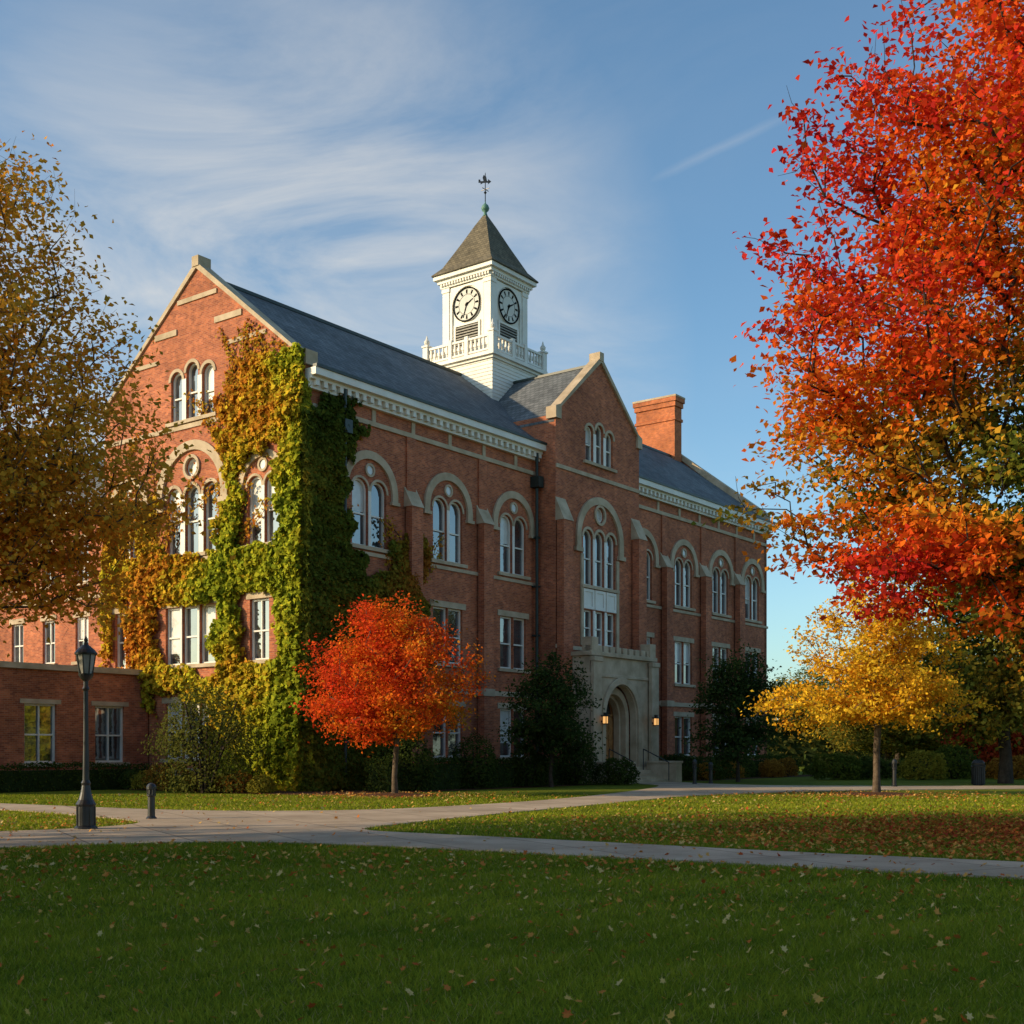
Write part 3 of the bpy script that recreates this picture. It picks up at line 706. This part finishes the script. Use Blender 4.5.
    def walk(face,a,h,da,steps):
        ang=math.atan2(1.0,da)
        for i in range(steps):
            ang+=rng.normal()*.22; ang=min(max(ang,.5),2.65)
            a2=a+.28*math.cos(ang); h2=h+.28*math.sin(ang)
            if face==0: p,q_=(-.03,a,h),(-.03,a2,h2)
            else: p,q_=(a,-.03,h),(a2,-.03,h2)
            top=17.7+min(a2,13.6-a2)*.7 if face==0 else 16.2
            if h2>top or a2<0.1 or a2>13.3: break
            TA.append(p);TB.append(q_)
            k=rng.poisson(6)
            if k:
                o=rng.normal(size=(k,2))*.14
                if face==0: Ps.append(np.stack([-rng.uniform(.04,.12,k),a2+o[:,0],h2+o[:,1]],1)); Ns.append(unit(rng.normal(size=(k,3))*.4+np.array([-1,0,.2])))
                else: Ps.append(np.stack([a2+o[:,0],-rng.uniform(.04,.12,k),h2+o[:,1]],1)); Ns.append(unit(rng.normal(size=(k,3))*.4+np.array([0,-1,.2])))
                Cs.append(pal(rng.uniform(0,1,k),[(0,(.32,.25,.025)),(.5,(.50,.24,.025)),(1,(.44,.12,.02))])); Sz.append(rng.uniform(.11,.19,k))
            a,h=a2,h2
            if rng.uniform()<.10 and steps-i>4: walk(face,a,h,rng.normal()*.9,(steps-i)//2)
    for i in range(40): walk(0,rng.uniform(.3,5.6),rng.uniform(14.5,16.8),rng.normal()*.5,int(rng.integers(6,15)))
    for i in range(18): walk(0,rng.uniform(3.8,5.1),rng.uniform(9.5,12),rng.normal()*.3,int(rng.integers(6,14)))
    for i in range(26): walk(0,rng.uniform(9.6,13.2),rng.uniform(9,11.5),rng.normal()*.5,int(rng.integers(8,20)))
    for i in range(8): walk(1,rng.uniform(1.5,2.6),rng.uniform(9,14.4),rng.normal()*.4,int(rng.integers(5,9)))
    for i in range(16): walk(1,rng.uniform(5.2,7.5),rng.uniform(8.8,10.4),rng.normal()*.4+.2,int(rng.integers(4,9)))
    P=np.vstack(Ps);Nn=np.vstack(Ns);C=np.vstack(Cs);S=np.concatenate(Sz)
    ok=P[:,2]>.05; P,Nn,C,S=P[ok],Nn[ok],C[ok],S[ok]
    V,F=leaf_quads(P,Nn,S,rng,.85,.12)
    C=C*rng.uniform(.6,1.2,len(C))[:,None]
    iv=empty('ivy',(-8.46,50,0),math.atan2(.8,.6))
    mesh_np('ivy_leaves',V,F,IVYM,np.repeat(C,4,axis=0),iv)
    TA=np.array(TA);TB=np.array(TB)
    V,F=tubes(TA,TB,np.full(len(TA),.02),np.full(len(TA),.016),4)
    mesh_np('ivy_stems',V,F,BARKD,None,iv)
make_ivy()

# ------------------------------------------------------------------ shrubs and hedges
def shrub(name,x,y,rx,ry,hgt,c1,c2,seed,n=5000,ls=.11,airy=0):
    rng=np.random.default_rng(seed)
    d=unit(rng.normal(size=(n,3))); d[:,2]=np.abs(d[:,2])
    b=1+.22*fnoise(d,2.2,seed)+.1*fnoise(d,6,seed+1)
    r=(rng.uniform(.35 if airy else .72,1,n)**(.6))*b
    zc=hgt*.35
    P=np.stack([d[:,0]*r*rx,d[:,1]*r*ry,zc+(d[:,2]*r)*(hgt-zc)],1)
    low=rng.uniform(0,1,n)<.35; P[low,2]=rng.uniform(.05,zc,low.sum()); 
    Nn=unit(rng.normal(size=(n,3))*.6+d+np.array([0,0,.3]))
    V,F=leaf_quads(P,Nn,rng.uniform(.7,1.2,n)*ls,rng)
    q=np.clip(.5+.3*fnoise(P,1.5,seed)+rng.normal(size=n)*.2,0,1)[:,None]
    C=np.array(c1)*(1-q)+np.array(c2)*q
    e=empty(name,(x,y,0)); mesh_np('foliage',V,F,LEAF,np.repeat(C,4,axis=0),e)
    k=14; an=rng.uniform(0,6.28,k); A=np.stack([np.cos(an)*.12,np.sin(an)*.12,0*an],1)
    M=np.stack([np.cos(an)*rx*.3,np.sin(an)*ry*.3,0*an+hgt*.4],1); T=np.stack([np.cos(an)*rx*.6,np.sin(an)*ry*.6,rng.uniform(.55,.85,k)*hgt],1)
    V,F=tubes(np.vstack([A,M]),np.vstack([M,T]),np.full(2*k,.035*hgt/3+.005),np.full(2*k,.02*hgt/3+.003),4)
    mesh_np('stems',V,F,BARKD,None,e)
shrub('large_shrub',-12.1,48.3,2.3,1.8,4.3,(.06,.075,.018),(.17,.165,.03),61,7500,.12,1)
cols=[((.2,.19,.025),(.42,.32,.04)),((.07,.11,.02),(.17,.18,.025)),((.3,.14,.025),(.5,.24,.035)),((.045,.075,.018),(.11,.13,.025))]
sr=random.Random(8)
for i in range(14):
    s=0.0+i*0.9; 
    p=(-8.46-.8*s-.6*(2.4+sr.uniform(-.4,.5)),50+.6*s-.8*(2.4+sr.uniform(-.4,.5)))
    c=cols[sr.choice([0,0,1,2,3])]
    shrub('border_shrub',p[0],p[1],sr.uniform(.5,.9),sr.uniform(.5,.8),sr.uniform(.6,1.2),c[0],c[1],70+i,1300,.10)
def facade_pt(t,p): return (-8.46+.6*t+.8*p,50+.8*t-.6*p)
for i in range(13):
    t=sr.uniform(25.5,43); p=sr.uniform(2.8,4.5); c=cols[sr.choice([0,1,2,2,3])]; q=facade_pt(t,p)
    shrub('border_shrub',q[0],q[1],sr.uniform(.6,1),sr.uniform(.6,1),sr.uniform(.7,1.3),c[0],c[1],90+i,1100,.13)
for i,(t,p,h) in enumerate(((14.6,3.6,2.0),(16.0,5.0,1.3),(11,3.3,1.8),(7,3.2,2.2),(3.2,2.8,2.3),(25.2,3.2,1.6))):
    q=facade_pt(t,p); shrub('evergreen_shrub',q[0],q[1],1.1,1.0,h,(.03,.05,.014),(.09,.12,.025),120+i,2800,.12)
for i,(x,y,hh) in enumerate(((23.5,70,1.6),(26,72,2.2),(29,71,1.4),(20.5,71,1.3),(33,74,2.4),(18.5,70,1.5))):
    c=cols[i%4]; shrub('border_shrub',x,y,1.5,1.2,hh,c[0],c[1],140+i,2200,.17)
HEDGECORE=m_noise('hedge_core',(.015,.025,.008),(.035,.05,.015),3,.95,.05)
def hedge(name,p0,p1,wd,hgt,seed,c1=(.035,.06,.014),c2=(.10,.13,.025),dens=120,ls=.11):
    rng=np.random.default_rng(seed)
    p0=np.array(p0);p1=np.array(p1);Ln=np.linalg.norm(p1-p0);ang=math.atan2(p1[1]-p0[1],p1[0]-p0[0])
    e=empty(name,(p0[0],p0[1],0),ang)
    n=int((Ln*(wd+2*hgt)+2*wd*hgt)*dens)
    f=rng.uniform(0,wd+2*hgt,n); x=rng.uniform(0,Ln,n)
    y=np.where(f<hgt,-wd/2,np.where(f<hgt+wd,f-hgt-wd/2,wd/2)); z=np.where(f<hgt,f,np.where(f<hgt+wd,hgt,2*hgt+wd-f))
    P=np.stack([x,y,z],1)
    k=n//8; P[:k,0]=rng.choice([0,Ln],k); P[:k,1]=rng.uniform(-wd/2,wd/2,k); P[:k,2]=rng.uniform(0,hgt,k)
    P+=rng.normal(size=P.shape)*.05*(ls/.1); P[:,2]+=.12*hgt*fnoise(P,1.0/hgt**.5,seed)*(P[:,2]/hgt); P[:,1]*=1+.12*fnoise(P,.9,seed+1)
    P[:,2]=np.maximum(P[:,2],.03)
    V,F=leaf_quads(P,unit(rng.normal(size=P.shape)+np.array([0,0,.4])),rng.uniform(.7,1.2,n)*ls,rng)
    q=np.clip(.4+.3*fnoise(P,1.5,seed)+rng.normal(size=n)*.25,0,1)[:,None]; C=np.array(c1)*(1-q)+np.array(c2)*q
    mesh_np('foliage',V,F,LEAF,np.repeat(C,4,axis=0),e)
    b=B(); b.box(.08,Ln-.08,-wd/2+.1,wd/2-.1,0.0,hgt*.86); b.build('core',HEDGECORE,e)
hedge('hedge',facade_pt(1.5,2.6),facade_pt(15.6,2.6),1.3,1.25,201)
hedge('hedge',facade_pt(26,2.2),facade_pt(42.5,2.2),1.3,1.2,202)
hedge('hedge',(-8.46-8.16-.6*13+.8*1.2,50+6.12-.8*13-.6*1.2),(-8.46-8.16-.6*1.0+.8*1.2,50+6.12-.8*1.0-.6*1.2),1.1,1.0,203)
hedge('hedge',(20,75),(62,80),1.6,1.0,204,dens=50,ls=.2,c1=(.07,.10,.02),c2=(.22,.21,.035))
hedge('distant_shrubbery',(24,128),(160,118),6,5.5,206,dens=5,ls=.75,c1=(.06,.09,.025),c2=(.26,.19,.04))

# ------------------------------------------------------------------ ground, paths
def chaikin(p,n=2):
    for _ in range(n):
        q=[]
        for i in range(len(p)):
            a=p[i];b=p[(i+1)%len(p)]
            q+=[(a[0]*.75+b[0]*.25,a[1]*.75+b[1]*.25),(a[0]*.25+b[0]*.75,a[1]*.25+b[1]*.75)]
        p=q
    return p
path=[(-20,18.0),(-13,20.0),(-8.7,21.0),(-5.8,22.5),(-3.9,22.2),(-1.9,21.2),(1.4,19.2),(4.1,17.6),(6.7,16.0),(10,13.8),(20,8),(21.2,10),(11,16.1),(7.7,18.3),(4.7,20.0),(1.6,22.3),(-1.5,24.4),(-3.3,25.6),(-2.9,27.2),(-.8,31.5),(2.7,37.8),(7.1,46.2),(13.2,50.8),(22.3,53.4),(45,56),(45,60),(22,57.2),(16,57.2),(12,58),(9.6,61.2),(8.6,64.6),(5.9,61.8),(7.4,58.5),(5,50),(1.6,41.6),(-1.5,36.8),(-4.2,33.9),(-8.6,33.4),(-15.7,38.2),(-28,46),(-28.6,44),(-15.9,36.0),(-9.4,29.8),(-8.2,27.6),(-10.4,24.8),(-20,22)]
path=chaikin(path,2)
def inpoly(x,y,poly):
    c=np.zeros(len(x),bool); n=len(poly)
    for i in range(n):
        x1,y1=poly[i];x2,y2=poly[(i+1)%n]
        if y1==y2: continue
        m=((y1>y)!=(y2>y))&(x<(x2-x1)*(y-y1)/(y2-y1)+x1); c^=m
    return c
def m_ground():
    m,nt,out=nmat('lawn'); ob=coord(nt)
    a=ramp(nt,noise(nt,.12,3,.6,ob),[(.35,(.11,.15,.015)),(.65,(.20,.225,.022))])
    b=ramp(nt,noise(nt,9,4,.75,ob),[(.3,(.45,.45,.45)),(.7,(1.3,1.25,1.15))])
    c=mixrgb(nt,a,b,1,'MULTIPLY')
    principled(nt,out,c,.95,.05,bump=noise(nt,45,3,.7,ob),bstr=.6,bdist=.03); return m
def m_conc():
    m,nt,out=nmat('path_concrete'); ob=coord(nt)
    mp=nt.nodes.new('ShaderNodeMapping'); mp.inputs['Rotation'].default_value=(0,0,math.radians(-28)); nt.links.new(ob,mp.inputs[0])
    b=nt.nodes.new('ShaderNodeTexBrick'); nt.links.new(mp.outputs[0],b.inputs['Vector']); b.inputs['Scale'].default_value=1; b.inputs['Brick Width'].default_value=1.8; b.inputs['Row Height'].default_value=3.0; b.offset=0
    b.inputs['Mortar Size'].default_value=.022; b.inputs['Color1'].default_value=(1,1,1,1); b.inputs['Color2'].default_value=(.84,.84,.84,1); b.inputs['Mortar'].default_value=(.45,.42,.4,1)
    a=ramp(nt,noise(nt,.7,5,.65,ob),[(.3,(.38,.28,.185)),(.7,(.60,.46,.32))])
    f=ramp(nt,noise(nt,30,3,.7,ob),[(.3,(.85,)*3),(.7,(1.1,)*3)])
    c=mixrgb(nt,a,b.outputs[0],1,'MULTIPLY'); c=mixrgb(nt,c,f,1,'MULTIPLY')
    principled(nt,out,c,.85,.2); return m
g=B(); g.add([(-900,-300,0),(900,-300,0),(900,1500,0),(-900,1500,0)],[(0,1,2,3)]); g.build('ground',m_ground())
pb=B(); pb.plate(lambda a,h,d:(a,h,d),path,[],0.001,0.03); pb.build('path',m_conc())
def disc(name,x,y,r,mat,seed):
    rr=random.Random(seed); n=28; vs=[(0,0,.12)];
    for k,(f,z) in enumerate(((.5,.1),(.85,.06),(1.0,.006))):
        for i in range(n):
            a=2*math.pi*i/n; q=r*f*(1+rr.uniform(-.06,.06)); vs.append((q*math.cos(a),q*math.sin(a),z))
    fs=[(0,1+i,1+(i+1)%n) for i in range(n)]
    for k in range(2):
        for i in range(n): fs.append((1+k*n+i,1+(k+1)*n+i,1+(k+1)*n+(i+1)%n,1+k*n+(i+1)%n))
    b=B(); b.add(vs,fs); o=b.build(name,mat,smooth=True); o.location=(x,y,0); return o
disc('mulch_bed',-4.3,45,1.5,MULCH,1); disc('mulch_bed',13.7,46,1.6,MULCH,2); disc('mulch_bed',13.0,24,2.6,MULCH,3)
ms=B(); ms.add([(-0.3,-4.3,.012),(16,-4.3,.012),(16,-.1,.012),(-.3,-.1,.012)],[(0,1,2,3)]); ms.add([(25,-4.9,.012),(44,-4.9,.012),(44,-.1,.012),(25,-.1,.012)],[(0,1,2,3)]); ms.add([(-3.2,-4,.016),(-.02,-4,.016),(-.02,10.1,.016),(-3.2,10.1,.016)],[(0,1,2,3)])
o=ms.build('mulch_bed',MULCH); o.location=(-8.46,50,0); o.rotation_euler=(0,0,math.atan2(.8,.6))
def grass():
    rng=np.random.default_rng(5); Vs=[];Cs=[]
    for (y0,y1,xw,dn,w,hh) in ((4.5,12,7.5,2500,.009,.06),(12,24,13,900,.015,.06),(24,46,24,220,.034,.06)):
        n=int((y1-y0)*2*xw*dn); x=rng.uniform(-xw,xw,n); y=rng.uniform(y0,y1,n)
        k=(np.abs(x)<.47*y+1.5)&~inpoly(x,y,path); 
        for (cx,cy,r) in ((-4.3,45,1.5),(13.0,24,2.5),(13.7,46,1.6)): k&=((x-cx)**2+(y-cy)**2>r*r)
        x,y=x[k],y[k]; n=len(x)
        Pn=np.stack([x,y,0*x],1); patch=fnoise(Pn,.9,3)*.6+fnoise(Pn,4.0,4)*.5
        a=rng.uniform(0,6.28,n); W_=w*rng.uniform(.6,1.4,n); H_=hh*rng.uniform(.35,1.3,n)*(1+.35*patch)
        V=np.empty((n,3,3)); dx,dy=np.cos(a)*W_/2,np.sin(a)*W_/2
        V[:,0]=np.stack([x-dx,y-dy,0*x],1); V[:,1]=np.stack([x+dx,y+dy,0*x],1)
        l=rng.normal(size=(n,2))*H_[:,None]*.6; V[:,2]=np.stack([x+l[:,0],y+l[:,1],H_],1)
        q=np.clip(.45+.35*patch+.2*fnoise(Pn,.15,8)+rng.normal(size=n)*.25,0,1)[:,None]
        C=np.array((.095,.150,.012))*(1-q)+np.array((.36,.37,.032))*q
        dry=rng.uniform(0,1,n)<.05; C[dry]=(.46,.36,.13)
        Vs.append(V.reshape(-1,3)); Cs.append(np.repeat(C,3,axis=0))
    V=np.vstack(Vs); mesh_np('grass',V,np.arange(len(V)).reshape(-1,3),GRASSM,np.vstack(Cs))
grass()
def litter():
    rng=np.random.default_rng(15); X=[];Y=[]
    def sc(n,x0,x1,y0,y1): X.append(rng.uniform(x0,x1,n)); Y.append(rng.uniform(y0,y1,n))
    sc(3000,-9,9,4.5,20); sc(3000,-16,16,16,46)
    n=15000; X.append(12+rng.normal(size=n)*4.6); Y.append(24.0+rng.normal(size=n)*3.8)
    sc(2500,1,18,18.5,31)
    n=1000; X.append(-4.3+rng.normal(size=n)*1.8); Y.append(45+rng.normal(size=n)*1.6)
    n=1400; X.append(13.7+rng.normal(size=n)*2.6); Y.append(45.5+rng.normal(size=n)*2.2)
    n=2500; X.append(-11+rng.normal(size=n)*4.5); Y.append(23+rng.normal(size=n)*5)
    x=np.concatenate(X);y=np.concatenate(Y)
    on=inpoly(x,y,path); k=(y>4)&(~on|(rng.uniform(0,1,len(x))<.12)); x,y,on=x[k],y[k],on[k]; n=len(x)
    z=np.where(on,.036,.05)+rng.uniform(0,.015,n)
    prof=[(0,-.5),(.18,-.28),(.5,-.3),(.3,-.02),(.48,.22),(.16,.2),(0,.55),(-.16,.2),(-.48,.22),(-.3,-.02),(-.5,-.3),(-.18,-.28)]
    pr=np.array(prof); m=len(pr)
    a=rng.uniform(0,6.28,n); s=rng.uniform(.035,.08,n)*np.where(y>16,1.35,1); cur=rng.uniform(-.5,1.4,n); tx_=rng.normal(size=(n,2))*.45
    asp=rng.uniform(.55,1,n)[:,None]
    lx=pr[None,:,0]*s[:,None]*asp; ly=pr[None,:,1]*s[:,None]
    wx=lx*np.cos(a)[:,None]-ly*np.sin(a)[:,None]; wy=lx*np.sin(a)[:,None]+ly*np.cos(a)[:,None]
    wz=z[:,None]+cur[:,None]*(lx**2)/s[:,None]+np.clip(tx_[:,0:1]*wx+tx_[:,1:2]*wy,-.03,.05)
    V=np.stack([x[:,None]+wx,y[:,None]+wy,np.maximum(wz,.034)],2).reshape(-1,3)
    F=np.arange(n*m).reshape(-1,m)
    warm=np.clip((x-1)/8,0,1)*np.exp(-((y-26)/11)**2)
    q=np.clip(rng.uniform(0,1,n)*.8+.2-.35*warm,0,1)
    C=pal(q,[(0,(.34,.05,.025)),(.25,(.50,.12,.03)),(.5,(.56,.22,.05)),(.75,(.6,.35,.09)),(1,(.62,.46,.2))])
    mesh_np('fallen_leaves',V,F,LITTER,np.repeat(C,m,axis=0))
litter()

# ------------------------------------------------------------------ street furniture
def street_lamp(x,y):
    e=empty('street_lamp',(x,y,0))
    b=B(); b.lathe(0,0,[(.24,0),(.24,.06),(.19,.1),(.19,.5),(.21,.55),(.15,.65),(.11,.8),(.085,.95),(.1,1.0),(.07,1.06),(.055,2.0),(.048,2.95),(.075,3.0),(.05,3.06),(.05,3.16),(.11,3.22),(.15,3.28),(.16,3.32)],16)
    for i in range(8):
        a=i*math.pi/4; b.lathe(.185*math.cos(a),.185*math.sin(a),[(.025,.1),(.025,.5)],6)
    b.build('post',BLACK,e)
    g_=B(); g_.lathe(0,0,[(.13,3.32),(.16,3.45),(.195,3.68),(.2,3.72)],8); g_.build('lantern_glass',LAMPG,e)
    c=B(); c.lathe(0,0,[(.23,3.72),(.235,3.76),(.18,3.83),(.1,3.9),(.05,3.94),(.05,3.97),(.035,4.0),(.045,4.04),(.01,4.12)],16)
    for i in range(8):
        a=i*math.pi/4; A=np.array([[.135*math.cos(a),.135*math.sin(a),3.3]]); T=np.array([[.205*math.cos(a),.205*math.sin(a),3.74]])
        V,F=tubes(A,T,np.array([.016]),np.array([.016]),4); c.add(V.tolist(),F.tolist())
    c.build('lantern_cap',BLACK,e)
street_lamp(-9.05,26)
def bollard(x,y,h=.9):
    b=B(); b.lathe(0,0,[(.13,0),(.13,.05),(.09,.09),(.085,h*.62),(.11,h*.65),(.11,h*.68),(.075,h*.7),(.075,h*.82),(.12,h*.83),(.12,h*.9),(.08,h*.97),(.02,h)],14)
    for i in range(6):
        a=i*math.pi/3; b.lathe(.1*math.cos(a),.1*math.sin(a),[(.012,h*.66),(.012,h*.85)],5)
    o=b.build('light_bollard',BLACK); o.location=(x,y,0)
bollard(-8.78,29.8); bollard(9.0,60.3,1.25); bollard(10.1,62.2,1.1); bollard(17.5,56.0,1.3); bollard(18.6,59.6,1.2)
def bin_(x,y):
    e=empty('litter_bin',(x,y,0)); b=B(); b.lathe(0,0,[(.24,0),(.26,.04),(.26,.86)],16)
    for i in range(20):
        a=i*math.pi/10; b.box(.29*math.cos(a)-.02,.29*math.cos(a)+.02,.29*math.sin(a)-.02,.29*math.sin(a)+.02,.05,.9)
    b.lathe(0,0,[(.33,.88),(.34,.93),(.3,.97)],20); b.build('body',BLACK,e)
    c=B(); c.lathe(0,0,[(.06,.98),(.29,.99),(.3,1.08),(.2,1.2),(.05,1.26)],20); c.build('lid',BLACK,e)
bin_(22.4,58.8); bin_(29.5,60)
hr=B()
for sx in (ac-1.7,ac+1.7):
    for d_ in (0.35,1.9): 
        p=F_P(sx,0,d_); hr.lathe(p[0],p[1],[(.025,.1),(.025,1.75 if d_<1 else 1.05)],8)
    pa=np.array([F_P(sx,1.75,.35)]); pz=np.array([F_P(sx,1.05,1.9)]); V,F=tubes(pa,pz,np.array([.03]),np.array([.03]),8); hr.add(V.tolist(),F.tolist())
hr.build('handrails',BLACK,bld)

# ------------------------------------------------------------------ light, sky, camera
EL=math.radians(20); hv=Vector((-.965,-.26)).normalized()
S=Vector((hv.x*math.cos(EL),hv.y*math.cos(EL),math.sin(EL)))
sd=bpy.data.lights.new('sun','SUN'); sd.energy=5.0; sd.angle=math.radians(.6); sd.color=(1,.77,.47)
so=bpy.data.objects.new('sun',sd); so.rotation_euler=S.to_track_quat('Z','Y').to_euler(); so.location=(-30,-10,30); link(so)
w=bpy.data.worlds.new('World'); scn.world=w; w.use_nodes=True; nt=w.node_tree; nt.nodes.clear()
out=nt.nodes.new('ShaderNodeOutputWorld'); bg=nt.nodes.new('ShaderNodeBackground'); bg.inputs[1].default_value=.15
sky=nt.nodes.new('ShaderNodeTexSky'); sky.sky_type='NISHITA'; sky.sun_disc=False; sky.sun_elevation=EL; sky.sun_rotation=math.atan2(hv.x,hv.y)
sky.air_density=1.0; sky.dust_density=1.0; sky.ozone_density=2.0
tc=nt.nodes.new('ShaderNodeTexCoord'); gen=tc.outputs['Generated']
sep=nt.nodes.new('ShaderNodeSeparateXYZ'); nt.links.new(gen,sep.inputs[0])
def M(op,a,b=None,c=None,clamp=False):
    n=nt.nodes.new('ShaderNodeMath'); n.operation=op; n.use_clamp=clamp
    for i,v in enumerate((a,b,c)):
        if v is None: continue
        if isinstance(v,bpy.types.NodeSocket): nt.links.new(v,n.inputs[i])
        else: n.inputs[i].default_value=v
    return n.outputs[0]
def dot(v):
    n=nt.nodes.new('ShaderNodeVectorMath'); n.operation='DOT_PRODUCT'; nt.links.new(gen,n.inputs[0]); n.inputs[1].default_value=v; return n.outputs['Value']
zz=M('ADD',M('MAXIMUM',sep.outputs[2],0.0),.25)
cmb=nt.nodes.new('ShaderNodeCombineXYZ'); nt.links.new(M('DIVIDE',sep.outputs[0],zz),cmb.inputs[0]); nt.links.new(M('DIVIDE',sep.outputs[1],zz),cmb.inputs[1])
mp=nt.nodes.new('ShaderNodeMapping'); mp.inputs['Rotation'].default_value=(0,0,math.radians(62)); mp.inputs['Scale'].default_value=(1.0,1.7,1); nt.links.new(cmb.outputs[0],mp.inputs[0])
n1=noise(nt,1.9,7,.62,mp.outputs[0],1.2)
n2=noise(nt,1.3,2,.5,cmb.outputs[0],.2)
bank=M('MULTIPLY',M('SUBTRACT',dot(Vector((-.2,1,.30)).normalized()),.945),19,clamp=True)
wis=ramp(nt,n1,[(.36,(0,0,0)),(.76,(1,1,1))])
pat=ramp(nt,n2,[(.42,(0,0,0)),(.66,(1,1,1))])
cl=M('MULTIPLY',wis,M('ADD',M('MULTIPLY',bank,.62),M('MULTIPLY',pat,.13)))
haze=M('MULTIPLY',bank,.12)
cl=M('ADD',cl,haze)
d1=Vector((128,1224,566)).normalized(); d2=Vector((292,1224,642)).normalized(); nn=d1.cross(d2).normalized(); mdir=(d1+d2).normalized(); half=math.cos(d1.angle(d2)/2*1.05)
ab=M('ABSOLUTE',M('ADD',dot(nn),M('MULTIPLY',M('SUBTRACT',noise(nt,14,3,.6,gen),.5),.006)))
tr_=M('SUBTRACT',1,M('DIVIDE',ab,.005),clamp=True)
al=M('MULTIPLY',M('SUBTRACT',dot(mdir),half),260,clamp=True)
con=M('MULTIPLY',M('MULTIPLY',tr_,al),.24)
mask=M('MAXIMUM',cl,con)
skt=mixrgb(nt,sky.outputs[0],(1.02,1.24,1.26),1.0,'MULTIPLY')
col=mixrgb(nt,skt,(5.8,5.5,5.0),mask)
nt.links.new(col,bg.inputs[0]); nt.links.new(bg.outputs[0],out.inputs[0])
cam=bpy.data.cameras.new('camera'); co=bpy.data.objects.new('camera',cam); link(co)
co.location=(0,0,1.7); co.rotation_euler=(math.radians(90),0,0); cam.sensor_width=36; cam.lens=43.03; cam.shift_y=238/1024; cam.clip_end=3000; cam.clip_start=.1
scn.camera=co
scn.view_settings.view_transform='Standard'; scn.view_settings.look='None'; scn.view_settings.exposure=0
